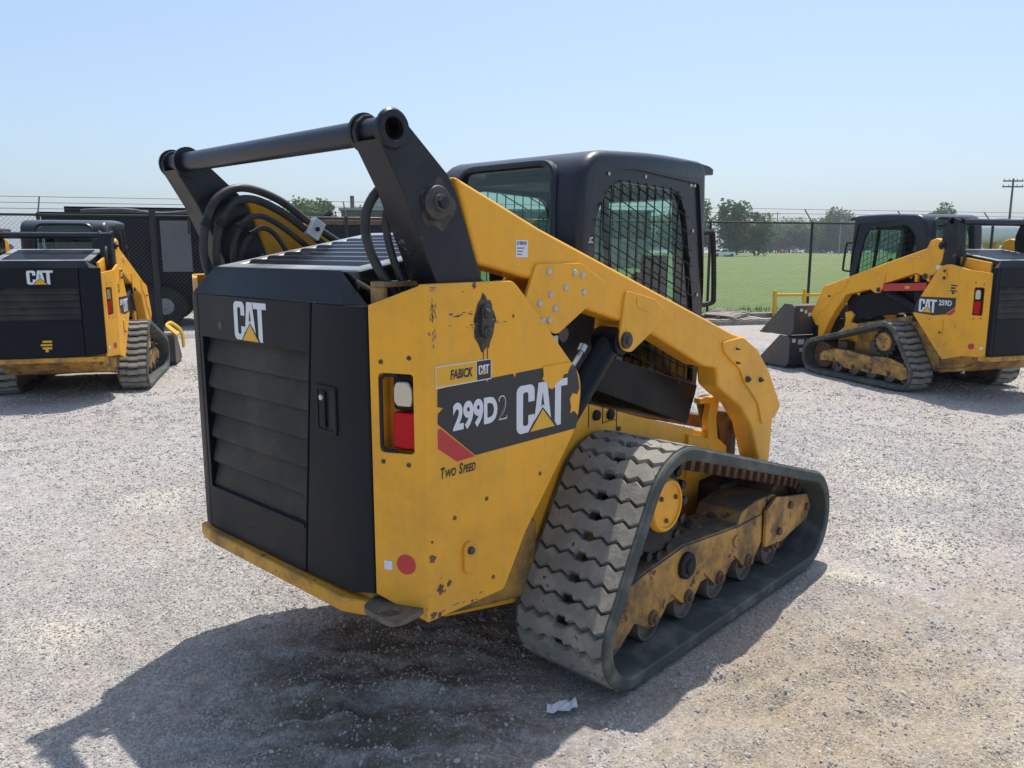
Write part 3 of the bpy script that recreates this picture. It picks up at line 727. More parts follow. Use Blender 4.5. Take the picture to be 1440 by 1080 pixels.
        fl = MB(); fl.box(xf + .03, .0, s * (DW - .02), s * (HB - .022), .95, .97); fl.build('side_floor', M['dark'], root)
        bw = MB(); edge = V['side'][1:6]
        for i in range(len(edge) - 1):
            (xa, za), (xb, zb4) = edge[i][:2], edge[i + 1][:2]
            bw.add([(xa - .02, s * yi, za + .01), (xb - .02, s * yi, zb4 + .01), (xb - .02, s * (HB - .024), zb4 + .01), (xa - .02, s * (HB - .024), za + .01)], [(0, 1, 2, 3)])
        bw.build('side_closure', M['yellow'], root, smooth=False)
        fn = side_map(s, HB + .0012)
        # pivot pin and link on the outer side plate
        px, pz0, pz1 = V['pin']
        gp = MB(); gp.lathe((px + .012, s * HB, (pz0 + pz1) / 2 + .005), (0, s, 0), [(0, .034), (.006, .03), (.008, .002)], 18)
        if big:
            wv = lambda t: 1 + .09 * math.sin(2 * t + .5) + .07 * math.sin(5 * t + 1.3) + .05 * math.sin(9 * t) + .03 * math.sin(17 * t)
            if s < 0: sheet('grease_stain', [[(px + .046 * wv(t) * math.cos(t), (pz0 + pz1) / 2 + .082 * wv(t + 2) * math.sin(t)) for t in [2 * math.pi * k / 80 for k in range(80)]]], lambda u, v: fn(u, v, .0002), M['grease'], side)
            for k, dxx in enumerate((-.006, .012)):
                if s < 0: sheet('grease_run', [[(px + dxx - .003, pz0 - .03), (px + dxx + .004, pz0 - .03), (px + dxx + .002, pz0 - .12), (px + dxx, pz0 - .12)]], lambda u, v: fn(u, v, .0003), M['rust'], side)
        lk = MB(); lk.xz(rrect(px - .022, px + .022, pz0 - .015, pz1 + .028, .021, 5), s * HB, s * (HB + .016)); link_o = lk.build('pivot_pin_link', M['greysteel'] if big else M['yellow'], side, bevel=.003)
        for z, r in ((pz0 + .004, .020), (pz1, .017)):
            t = MB(); t.lathe((px, s * (HB + .016), z), (0, s, 0), [(0, r), (.008, r * .92), (.010, r * .6), (.013, r * .55), (.014, .001)], 16); t.build('pin_bolt', M['greysteel'], side)
        # lower lock link
        qx, qz0, qz1 = V['lock']
        lk = MB(); lk.xz(rrect(qx - .022, qx + .022, qz0, qz1, .021, 5), s * HB, s * (HB + .012)); lk.build('arm_lock_link', M['yellow'], side, bevel=.003)
        t = MB(); zz = qz1 - .028 if big else qz0 + .022
        t.lathe((qx + .004, s * (HB + .012), zz), (0, s, 0), [(0, .014), (.010, .012), (.011, .001)], 12); t.build('lock_bolt', M['greysteel'], side)
        for x, z in V['side_bolts']:
            t = MB(); t.lathe((x, s * HB, z), (0, s, 0), [(0, .008), (.003, .007), (.0035, .001)], 10); t.build('bolt', M['rust'], side)
        V['decals'](s, fn, side)
    # ---------------- lift linkage
    ty0, ty1 = V['tower_y']; tx, tz = V['tube']; tr = V['tube_r']
    tb = MB(); tb.cyl((tx, -ty0 - .002, tz), (tx, ty0 + .002, tz), tr, 28); tb.build('cross_tube', M['cab'], root)
    for s in (-1, 1):
        tw = MB()
        tw.xz(V['tower'], s * (ty1 - .022), s * ty1, [circ(tx, tz, tr * .84, 20)[::-1]]); tw.xz(V['tower'], s * ty0, s * (ty0 + .020))
        p = V['tower_back']
        q2 = [(x + .012, z - .002) for x, z in p]
        tw.xz(p + q2[::-1], s * (ty0 + .001), s * (ty1 - .001))
        tower = tw.build('lift_link', M['tower'], root, bevel=.004)
        cs = MB(); cs.cyl((tx, s * (ty0 + .02), tz), (tx, s * (ty1 - .02), tz), tr * 1.02, 24, cap=False); cs.build('tube_sleeve', M['tower'], tower)
        for y, w2 in ((ty0 - .010, .012), (ty1 - .004, .016)):
            fl = MB(); ro = tr * 1.55; ri = tr * .86
            fl.lathe((tx, s * y, tz), (0, s, 0), [(0, ri), (0, ro), (w2 * .6, ro), (w2, ro * .9), (w2, ri + .004), (w2 * .8, ri), (-.05, ri)], 32, False) if y > ty0 else fl.lathe((tx, s * y, tz), (0, s, 0), [(0, tr * .9), (0, ro), (w2, ro), (w2, tr * .9)], 32)
            fl.build('tube_flange', M['tower'], tower)
        bo = MB(); bo.cyl((tx, s * (ty1 - .070), tz), (tx, s * (ty1 - .050), tz), tr * .84, 24); bo.build('tube_bore', M['dark'], tower)
        bx, bz, br = V['boss']
        b = MB(); b.lathe((bx, s * ty1, bz), (0, s, 0), [(0, br), (.012, br), (.016, br * .93), (.016, br * .5), (.026, br * .47), (.028, br * .40), (.030, .002)], 28); boss = b.build('pivot_boss', M['greysteel'] if big else M['tower'], tower)
        b = MB(); b.lathe((bx, s * (ty1 + .026), bz), (0, s, 0), [(0, br * .36), (.016, br * .36), (.018, .002)], 6); b.build('pivot_bolt', M['tower'], tower)
        if big:
            rg = random.Random(5)
            wob = lambda t: 1 + .10 * math.sin(3 * t + .7) + .07 * math.sin(5 * t + 2.1) + .04 * math.sin(11 * t)
            sheet('grease_smear', [[(bx + .006 + .068 * wob(t) * math.cos(t), bz - .010 + .074 * wob(t + 1) * math.sin(t)) for t in [2 * math.pi * q / 60 for q in range(60)]]], lambda u, v: (u, s * (ty1 + .0008), v), M['grease'], tower)
        # boom arm
        ay0, ay1 = V['arm_y']
        ar = MB(); ar.xz(V['arm'], s * ay0, s * ay1)
        arm = ar.build('lift_arm', M['yellow'], root, bevel=.016, seg=3)
        for nm, poly in V['cheeks']:
            c = MB(); c.xz(poly, s * (ay1 - .004), s * (ay1 + .011)); c.build(nm, M['yellow'], arm, bevel=.004)
            c = MB(); c.xz(poly, s * (ay0 - .011), s * (ay0 + .004)); c.build(nm, M['yellow'], arm, bevel=.004)
        for x, z in V['arm_bolts']:
            t = MB(); t.lathe((x, s * (ay1 + .011), z), (0, s, 0), [(0, .0125), (.005, .011), (.008, .006), (.0085, .001)], 12); t.build('bolt', M['zinc'], arm)
        for x, z, r in V['arm_pins']:
            t = MB(); t.lathe((x, s * (ay1 + .011), z), (0, s, 0), [(0, r), (.010, r), (.014, r * .9), (.014, r * .55), (.022, r * .5), (.024, .002)], 20); t.build('arm_pin', M['greysteel'], arm)
        for poly in V['arm_sockets']:
            t = MB(); t.xz(poly, s * (ay1 + .0108), s * (ay1 + .014)); t.build('recess_rib', M['yellow'], arm, bevel=.003)
        if V.get('arm_sticker'):
            u, z, w2, h2 = V['arm_sticker']; fa = side_map(s, ay1 + .001); uu = u if s < 0 else -u
            st = sheet('barcode_sticker', [[(uu, z), (uu + w2, z), (uu + w2, z + h2), (uu, z + h2)]], fa, M['white'], arm)
            if big:
                bars = []; q0 = uu + .006
                while q0 < uu + w2 - .01:
                    bw2 = random.choice((.0015, .003)); bars.append([(q0, z + h2 * .72), (q0 + bw2, z + h2 * .72), (q0 + bw2, z + h2 * .92), (q0, z + h2 * .92)]); q0 += bw2 + random.choice((.0015, .003))
                for k in range(3): bars.append([(uu + .006, z + h2 * (.15 + .18 * k)), (uu + w2 * (.5 + .1 * k), z + h2 * (.15 + .18 * k)), (uu + w2 * (.5 + .1 * k), z + h2 * (.20 + .18 * k)), (uu + .006, z + h2 * (.20 + .18 * k))])
                sheet('barcode', bars, lambda u, v: fa(u, v, .0005), M['blackp'], arm)
        # lift cylinder
        lc = V['lift_cyl']; yl = s * (ay0 + ay1) / 2
        c = MB(); c.cyl((lc[0], yl, lc[1]), (lc[2], yl, lc[3]), .050, 22); c.lathe((lc[2], yl - s * .06, lc[3]), (0, s, 0), [(0, .03), (0, .055), (.12, .055), (.12, .03)], 18)
        cyl = c.build('lift_cylinder', M['black'], root)
        if big:
            c = MB(); c.tube([(.10, yl - s * .035, 1.13), (.20, yl - s * .035, 1.21), (.245, yl - s * .035, 1.262)], .010, 8, 3); c.lathe((.235, yl - s * .035, 1.250), (.6, 0, .75), [(0, .018), (.03, .018)], 6)
            c.build('oil_line', M['zinc'], cyl)
            c = MB(); c.box(.02, .07, s * .60, s * .63, 1.20, 1.33); c.build('valve_block', M['zinc'], root, bevel=.004)
            c = MB(); c.cyl((.10, s * .58, 1.33), (.10, s * .63, 1.33), .03, 12); c.cyl((.09, s * .58, 1.24), (.09, s * .63, 1.24), .025, 12); c.build('hose_fitting', M['greysteel'], root)
    V['extras'](root)
    cab = make_cab(root, V); k = V.get('cab_low', 1.); cab.scale = (1, 1, k); cab.location = (0, 0, (1 - k) * 1.0)
    return root

def make_cab(root, V):
    k = V['cab_k']; x0 = V['cab_x0']; big = V['big']
    fx = lambda x: x0 + (x - .42) * k
    sc = lambda poly: [(fx(p[0]),) + tuple(p[1:]) for p in poly]
    outer = rounded(sc([(.43, 1.06, .14), (.40, 1.70, .2), (.435, 2.060, .20), (1.0, 2.090, .3), (1.435, 2.082, .07), (1.475, 1.32, .3), (1.43, .86, .12), (1.26, .77, .12)]), .02, 6)
    HWc = .455; rr = .048; m = len(outer)
    nrm = []
    for i in range(m):
        d = (Vector(outer[(i + 1) % m]) - Vector(outer[i - 1])).normalized(); nrm.append(Vector((d.y, -d.x)))
    if sum((Vector(outer[i]) - Vector((fx(.95), 1.5))).dot(nrm[i]) for i in range(m)) < 0: nrm = [-q for q in nrm]
    cb = MB(); secs = []
    for sg in (-1, 1):
        for t in (range(0, 7) if sg < 0 else range(6, -1, -1)):
            th = R(90 * t / 6); secs.append((sg * (HWc - rr * (1 - math.cos(th))), rr * (1 - math.sin(th)) * .75))
    for y, ins in secs: cb.v += [(outer[i][0] - nrm[i].x * ins, y, outer[i][1] - nrm[i].y * ins) for i in range(m)]
    secn = len(secs)
    cb.f = [(k2 * m + i, k2 * m + (i + 1) % m, (k2 + 1) * m + (i + 1) % m, (k2 + 1) * m + i) for k2 in range(secn - 1) for i in range(m)]
    cb.f += [tuple(range(m)), tuple((secn - 1) * m + i for i in reversed(range(m)))]
    cab = cb.build('cab', M['cab'], root)
    vis = MB(); vis.xz(rounded([(fx(1.22), 2.072), (fx(1.36), 2.070), (fx(1.46), 2.062), (fx(1.500), 2.050), (fx(1.500), 2.020), (fx(1.36), 2.016), (fx(1.22), 2.03)], .008), -.452, .452); vis.build('roof_visor', M['cab'], cab, bevel=.014, seg=3)
    inner = sc([(.48, 1.10, .01), (.46, 1.70, .2), (.50, 1.995, .2), (1.20, 2.02, .2), (1.32, 1.97, .02), (1.42, 1.32, .3), (1.39, .95, .05), (1.24, .85, .02)])
    cuts = []
    def cutter(mb):
        me = mb.mesh('cut', False); o = link('cut', me, None, root); cuts.append(o)
    cutter(MB().xz(rounded(inner, .02, 5), -HWc + .045, HWc - .045))
    win = sc([(.545, 1.26, .02), (.53, 1.62, .1), (.535, 1.80, .08), (.66, 1.945, .12), (1.20, 1.925, .10), (1.27, 1.80, .1), (1.375, 1.30, .2), (1.39, .965, .03), (.66, 1.155, .01)])
    wv = rounded(win, .03, 5)
    for s in (-1, 1): cutter(MB().xz(wv, s * (HWc - .08), s * (HWc + .1)))
    rw = rounded([(-.31, 1.50), (.31, 1.50), (.285, 2.0, .10), (-.285, 2.0, .10)], .06, 6)
    cutter(MB().yz(rw, x0 - .1, x0 + .15))
    cutter(MB().yz(rrect(-.36, .36, 1.02, 1.90, .06), fx(1.25), fx(1.60)))
    # sunk side faces, so the roof frame stands proud of the door
    rec = rounded(sc([(.47, 1.2, .02), (.47, 1.75, .1), (.50, 1.955, .18), (.75, 2.005, .2), (1.36, 1.968, .02), (1.47, 1.32, .3), (1.43, .94, .02)]), .02, 6)
    for s in (-1, 1): cutter(MB().xz(rec, s * (HWc - .014), s * (HWc + .1)))
    cuts.append(cuts.pop(0))
    baked(cab, cuts)
    if not cab.data.materials: cab.data.materials.append(M['cab'])
    # roof ribs
    for y in (-.30, .30):
        t = MB(); t.tube([(fx(.66), y, 2.046), (fx(.9), y, 2.062), (fx(1.2), y, 2.066)], .014, 8, 2); t.build('roof_rib', M['cab'], cab)
    fr = MB(); loop = [(x0 - .022, p[0], p[1]) for p in rounded([(-.325, 1.48), (.325, 1.48), (.30, 2.015, .10), (-.30, 2.015, .10)], .06, 6)]; loop.append(loop[0]); loop.append(loop[1])
    tl = lambda p: (p[0] + (.02 if p[2] > 1.9 else 0) + max(0, p[2] - 1.90) * .30, p[1], p[2])
    fr.tube([tl(p) for p in loop], .020, 10, 1); fr.build('rear_window_frame', M['cab'], cab)
    gl = MB(); gl.add([(x0 + .018, -.33, 1.47), (x0 + .018, .33, 1.47), (x0 + .030, .31, 2.0), (x0 + .030, -.31, 2.0)], [(0, 1, 2, 3)]); gl.build('rear_window', M['glass'], cab, smooth=False)
    for s in (-1, 1):
        g = MB(); g.add([(p[0], s * (HWc - .030), p[1]) for p in wv], [tuple(range(len(wv)))]); g.build('side_window', M['glass'], cab, smooth=False)
        # welded guard screen: upright wires and wires that run down with the boom
        sm = MB(); yw = s * (HWc - .010); P2 = [Vector((p[0], p[1])) for p in wv]
        def clip(p, d):
            ts = []
            for i in range(len(P2)):
                a, b = P2[i], P2[(i + 1) % len(P2)]; e = b - a; den = d.x * e.y - d.y * e.x
                if abs(den) < 1e-9: continue
                t = ((a.x - p.x) * e.y - (a.y - p.y) * e.x) / den; u = ((a.x - p.x) * d.y - (a.y - p.y) * d.x) / den
                if 0 <= u < 1: ts.append(t)
            ts.sort(); return ts
        for d, st, off in ((Vector((.03, 1)).normalized(), .068, 0.), (Vector((1, -.36)).normalized(), .068, .007)):
            nn = Vector((-d.y, d.x)); c0 = Vector((fx(.9), 1.5))
            for kk in range(-14, 15):
                p = c0 + nn * kk * st; ts = clip(p, d)
                for a in range(0, len(ts) - 1, 2):
                    q0 = p + d * (ts[a] - .01); q1 = p + d * (ts[a + 1] + .01)
                    sm.cyl((q0.x, yw + s * off, q0.y), (q1.x, yw + s * off, q1.y), .0031, 5, cap=False)
        sm.build('guard_screen', M['dark'], cab)
        # lower side skin
        lo = MB(); lo.xz(sc(V['cab_skin']), s * (HWc + .012), s * (HWc + .046)); skin = lo.build('lower_side_skin', M['black'], cab, bevel=.006)
        for x, z in ((.56, 1.19), (.88, 1.10), (1.16, 1.00), (.62, 1.02)):
            t = MB(); t.lathe((fx(x), s * (HWc + .046), z), (0, s, 0), [(0, .007), (.003, .006), (.004, .001)], 10); t.build('rivet', M['greysteel'], cab)
        if big:
            for x, z in ((1.30, 1.96), (1.335, 1.96), (1.33, 1.74), (1.395, 1.42), (.62, 1.97), (.9, 1.975)):
                t = MB(); t.lathe((fx(x), s * (HWc - .014), z), (0, s, 0), [(0, .010 if x > 1.29 and z > 1.9 else .006), (.006, .008), (.007, .001)], 12); t.build('bolt', M['zinc'], cab)
            wl = MB(); wl.xz([(fx(.492), 1.62), (fx(.535), 1.62), (fx(.535), 1.70), (fx(.492), 1.70)], s * (HWc - .0140), s * (HWc - .0125)); 
            sheet('warning_label', [[(fx(.475), 1.40), (fx(.527), 1.40), (fx(.522), 1.66), (fx(.485), 1.66)]], lambda u, v: (u, s * (HWc - .0125), v), M['greysteel'], cab)
            if s < 0: text('safety_lettering', 'ILIC', fx(.474), 1.675, .044, .026, lambda u, v: (u, s * (HWc - .012), v), M['white'], cab, .02)
    fg = MB(); fg.add([(fx(1.345), -.37, 1.92), (fx(1.345), .37, 1.92), (fx(1.43), .37, 1.02), (fx(1.43), -.37, 1.02)], [(0, 1, 2, 3)]); fg.build('front_window', M['glass'], cab, smooth=False)
    for y, w2 in ((.10, .030), (-.36, .05), (.36, .05)): fb = MB(); fb.add([(fx(1.335) + a, y + b, 1.94) for a, b in ((0, 0), (.03, 0), (.03, w2), (0, w2))] + [(fx(1.42) + a, y + b, 1.00) for a, b in ((0, 0), (.03, 0), (.03, w2), (0, w2))], [(0, 1, 2, 3), (7, 6, 5, 4), (0, 4, 5, 1), (1, 5, 6, 2), (2, 6, 7, 3), (3, 7, 4, 0)]); fb.build('door_bar', M['dark'], cab)
    dc = MB(); dc.box(fx(1.17), fx(1.25), -.36, -.24, 1.40, 1.62); dc.build('display_console', M['dark'], cab, bevel=.015)
    dc = MB(); dc.box(fx(1.10), fx(1.36), -.36, .36, 1.02, 1.20); dc.build('footwell_panel', M['dark'], cab, bevel=.02)
    hl = MB(); hl.box(fx(.60), fx(1.25), -.38, .38, 1.955, 1.985); hl.build('headliner', M['dark'], cab)
    # grab handle beside the door
    for s in (-1, 1):
        h = MB(); h.tube([(fx(1.44), s * .40, 1.36), (fx(1.55), s * .44, 1.37), (fx(1.565), s * .445, 1.42), (fx(1.535), s * .445, 1.70), (fx(1.50), s * .44, 1.735), (fx(1.40), s * .40, 1.72)], .014, 8, 4); h.build('grab_handle', M['dark'], cab)
        l = MB(); l.lathe((fx(1.36), s * .36, 1.975), (1, 0, 0), [(0, .05), (.06, .055), (.075, .05), (.076, .002)], 16); l.build('front_work_lamp', M['dark'], cab)
    # operator seat and levers
    st = MB(); st.xz(rounded([(.60, 1.20), (1.02, 1.18), (1.04, 1.26), (.70, 1.30), (.66, 1.36), (.60, 1.66), (.54, 1.66), (.55, 1.25)], .03), -.22, .22)
    seat = st.build('seat', M['seatm'], cab, bevel=.03, seg=3)
    for s in (-1, 1):
        j = MB(); j.box(.78, 1.08, s * .25, s * .33, 1.16, 1.33); j.cyl((1.04, s * .29, 1.33), (1.06, s * .29, 1.44), .016, 10); j.lathe((1.06, s * .29, 1.43), (.2, 0, 1), [(0, .018), (.03, .028), (.09, .030), (.11, .012)], 12); j.build('joystick_console', M['dark'], cab, bevel=.01)
    if big:
        t = MB(); t.lathe((.80, -.34, 1.36), (0, 0, 1), [(0, .02), (.02, .028), (.05, .02), (.055, .002)], 14); t.build('red_stop_knob', M['redp'], cab)
    return cab

# ---- the large machine
def big_decals(s, fn, side):
    o = 0.
    def at(x0, w): return x0 if s < 0 else -(x0 + w)
    mir = lambda poly: poly if s < 0 else [(-u, v) for u, v in poly]
    ragged = [(-.640, 1.226), (-.60, 1.229), (-.55, 1.230), (-.43, 1.2335), (-.424, 1.222), (-.418, 1.234), (-.30, 1.237), (-.293, 1.221), (-.286, 1.237), (-.150, 1.240), (-.146, 1.214), (-.154, 1.20), (-.128, 1.186), (-.120, 1.166), (-.098, 1.158), (-.074, 1.178), (-.048, 1.186), (-.034, 1.204), (-.012, 1.206), (.004, 1.226), (.018, 1.236), (.036, 1.222), (.052, 1.180), (.060, 1.14), (.046, 1.120), (.020, 1.128), (.004, 1.108), (.012, 1.078), (.006, 1.054), (.030, 1.060), (.050, 1.042), (.056, 1.03), (.040, .992), (-.481, .989), (-.642, 1.118), (-.640, 1.150), (-.618, 1.165), (-.642, 1.172)]
    sheet('model_decal', [], lambda u, v: fn(u, v, 0.), M['blackp'], side, [(mir(ragged), [])])
    sheet('red_stripe_decal', [mir([(-.642, 1.098), (-.632, 1.104), (-.622, 1.096), (-.482, .986), (-.563, .984), (-.642, 1.040)])], lambda u, v: fn(u, v, 0.), M['redp'], side)
    f2 = lambda u, v: fn(u, v, .0006)
    text('model_lettering', '299D', at(-.578, .200), 1.082, .200, .092, f2, M['white'], side, .042)
    text('model_lettering', '2', at(-.372, .040), 1.088, .040, .082, f2, M['white'], side, 0.)
    text('model_lettering_inset', '2', at(-.3685, .033), 1.0915, .033, .075, lambda u, v: fn(u, v, .0012), M['blackp'], side, -.012)
    cat_logo(lambda u, v, d: fn(u, v, d), at(-.285, .272), 1.022, .272, .168, .0006, side)
    sheet('torn_decal_patch', [mir([(-.150, 1.245), (-.146, 1.214), (-.154, 1.20), (-.128, 1.186), (-.120, 1.166), (-.098, 1.158), (-.074, 1.178), (-.048, 1.186), (-.034, 1.204), (-.012, 1.206), (.000, 1.245)])], lambda u, v: fn(u, v, .0024), M['yellow'], side)
    # dealer sticker
    sheet('dealer_sticker_border', [mir([(-.648, 1.229), (-.406, 1.232), (-.406, 1.299), (-.648, 1.297)])], lambda u, v: fn(u, v, .0008), M['white'], side)
    sheet('dealer_sticker', [mir([(-.645, 1.2325), (-.474, 1.2345), (-.474, 1.2955), (-.645, 1.2935)])], lambda u, v: fn(u, v, .0012), M['yellow_clean'], side)
    sheet('dealer_sticker_panel', [mir([(-.472, 1.2345), (-.409, 1.2355), (-.409, 1.2965), (-.472, 1.2955)])], lambda u, v: fn(u, v, .0012), M['blackp'], side)
    text('dealer_lettering', 'FABICK', at(-.588, .098), 1.250, .098, .031, lambda u, v: fn(u, v, .0016), M['blackp'], side, .045, .15)
    cat_logo(lambda u, v, d: fn(u, v, d), at(-.465, .048), 1.252, .048, .030, .0016, side)
    for tx, x0, w, h in (('T', -.632, .018, .036), ('WO', -.613, .046, .027), ('S', -.554, .017, .036), ('PEED', -.536, .056, .027)):
        text('speed_lettering', tx, (x0 if s < 0 else x0 + 1.105), .940, w, h, lambda u, v: fn(u, v, .0006), M['blackp'], side, .03, .2)
    if s < 0:
        rg = random.Random(4)
        for cx, cz, r in ((-.672, .690, .013), (-.672, .745, .005), (-.640, .578, .013), (-.606, .583, .007), (-.672, .50, .012), (-.645, .492, .008), (-.50, .492, .005), (-.48, 1.538, .008), (-.30, 1.43, .005), (.02, 1.225, .008)):
            ph = [rg.uniform(0, 6) for _ in range(3)]
            sheet('rust_spot', [[(cx + r * math.cos(t) * (1 + .25 * math.sin(3 * t + ph[0]) + .15 * math.sin(5 * t + ph[1])), cz + r * 1.15 * math.sin(t) * (1 + .25 * math.sin(2 * t + ph[2]) + .15 * math.sin(5 * t + ph[1]))) for t in [2 * math.pi * q / 22 for q in range(22)]]], lambda u, v: fn(u, v, .0003), M['rust'], side)
    # scraped paint where chains have rubbed
    for cx, cz, n, w, h in ((-.655, 1.462, 34, .010, .026), (-.65, 1.395, 8, .008, .010), (-.53, 1.445, 12, .03, .006), (-.52, 1.415, 6, .04, .008), (-.36, 1.425, 5, .03, .008), (-.64, .60, 3, .008, .03), (-.615, .56, 2, .01, .02), (-.69, .52, 3, .01, .02), (-.64, .505, 5, .03, .006), (-.50, .50, 3, .05, .004), (-.47, 1.53, 3, .03, .01), (-.64, 1.53, 3, .02, .006)):
        ps = []
        for k in range(n):
            a = cx + random.gauss(0, w); b = cz + random.gauss(0, h); r = random.uniform(.0012, .0042)
            ps.append([(a + r * random.uniform(.6, 1.4) * (2.6 if w > h else .7) * math.cos(t), b + r * random.uniform(.5, 1.3) * (.6 if w > h else 1.8) * math.sin(t)) for t in [2 * math.pi * q / 8 for q in range(8)]])
        if s < 0: sheet('paint_scrape', ps, lambda u, v: fn(u, v, .0003), M['rust' if cz < .7 else 'scuff'], side)

def big_extras(root):
    # hoses that loop from the body to the boom
    for s, sets in ((1, ([(-.70, .54, 1.50), (-.735, .53, 1.62), (-.725, .52, 1.75), (-.665, .52, 1.855), (-.555, .52, 1.895), (-.40, .52, 1.855), (-.24, .52, 1.755), (-.08, .52, 1.665), (.10, .50, 1.56)],
                          [(-.655, .54, 1.50), (-.685, .53, 1.62), (-.665, .52, 1.75), (-.60, .52, 1.835), (-.51, .52, 1.850), (-.38, .52, 1.80), (-.25, .52, 1.715), (-.10, .52, 1.61), (.0, .50, 1.52)],
                          [(-.59, .54, 1.52), (-.612, .53, 1.64), (-.575, .52, 1.745), (-.50, .52, 1.785), (-.41, .52, 1.755), (-.27, .52, 1.66), (-.16, .52, 1.57)],
                          [(-.57, .55, 1.52), (-.57, .54, 1.63), (-.52, .53, 1.715), (-.46, .53, 1.735), (-.40, .53, 1.69), (-.33, .53, 1.58)])),
                    (-1, ([(-.60, .60, 1.42), (-.675, .58, 1.52), (-.725, .54, 1.64), (-.725, .52, 1.75), (-.685, .54, 1.83), (-.63, .58, 1.86), (-.58, .60, 1.80)],
                          [(-.56, .60, 1.42), (-.635, .585, 1.54), (-.668, .56, 1.66), (-.668, .55, 1.76), (-.63, .57, 1.83)],
                          [(-.50, .59, 1.42), (-.565, .585, 1.54), (-.615, .57, 1.66), (-.635, .56, 1.76), (-.60, .58, 1.82)]))):
        for i, pts in enumerate(sets):
            rr = (.0165, .0165, .0125, .0105)[i] if s > 0 else (.0150, .0125, .0085)[i]; q0 = pts[1 if s < 0 else 2]; q1 = pts[2 if s < 0 else 3]; d0 = Vector((q1[0] - q0[0], s * (q1[1] - q0[1]), q1[2] - q0[2])).normalized(); c0 = Vector((q0[0], s * q0[1], q0[2]))
            t = MB(); t.lathe(c0 - d0 * .016, d0, [(0, rr), (0, rr + .003), (.032, rr + .003), (.032, rr)], 14); t.build('hose_clip_band', M['dark'], root)
            t = MB(); t.tube([(p[0], s * p[1], p[2]) for p in pts], (.0165, .0165, .0125, .0105)[i] if s > 0 else (.0150, .0125, .0085)[i], 12, 8); t.build('hydraulic_hose', M['hose'], root)
    c = MB(); T = Matrix.Translation((-.245, .505, 1.735)) @ Matrix.Rotation(R(32), 4, 'Y')
    c.box(-.030, .030, -.03, .012, -.042, .042, T); c.build('hose_clamp', M['zinc'], root, bevel=.004)
    c = MB(); c.cyl((-.245, .472, 1.735), (-.245, .468, 1.735), .010, 12); c.build('clamp_bolt', M['dark'], root)
    # loose cable and hose bracket by the door corner
    c = MB(); c.tube([(-.735, -.475, 1.55), (-.70, -.51, 1.52), (-.69, -.55, 1.505), (-.66, -.58, 1.50)], .008, 8, 5); c.build('wiring_cable', M['hose'], root)
    c = MB(); c.box(-.735, -.60, -.612, -.545, 1.535, 1.552); c.box(-.735, -.72, -.612, -.545, 1.46, 1.535); c.build('hose_bracket', M['yellow_worn'], root, bevel=.003)
    for s in (-1, 1):
        t = MB(); t.box(-.05, .10, s * .50, s * .62, 1.50, 1.68); t.build('arm_stop', M['yellow'], root, bevel=.01)

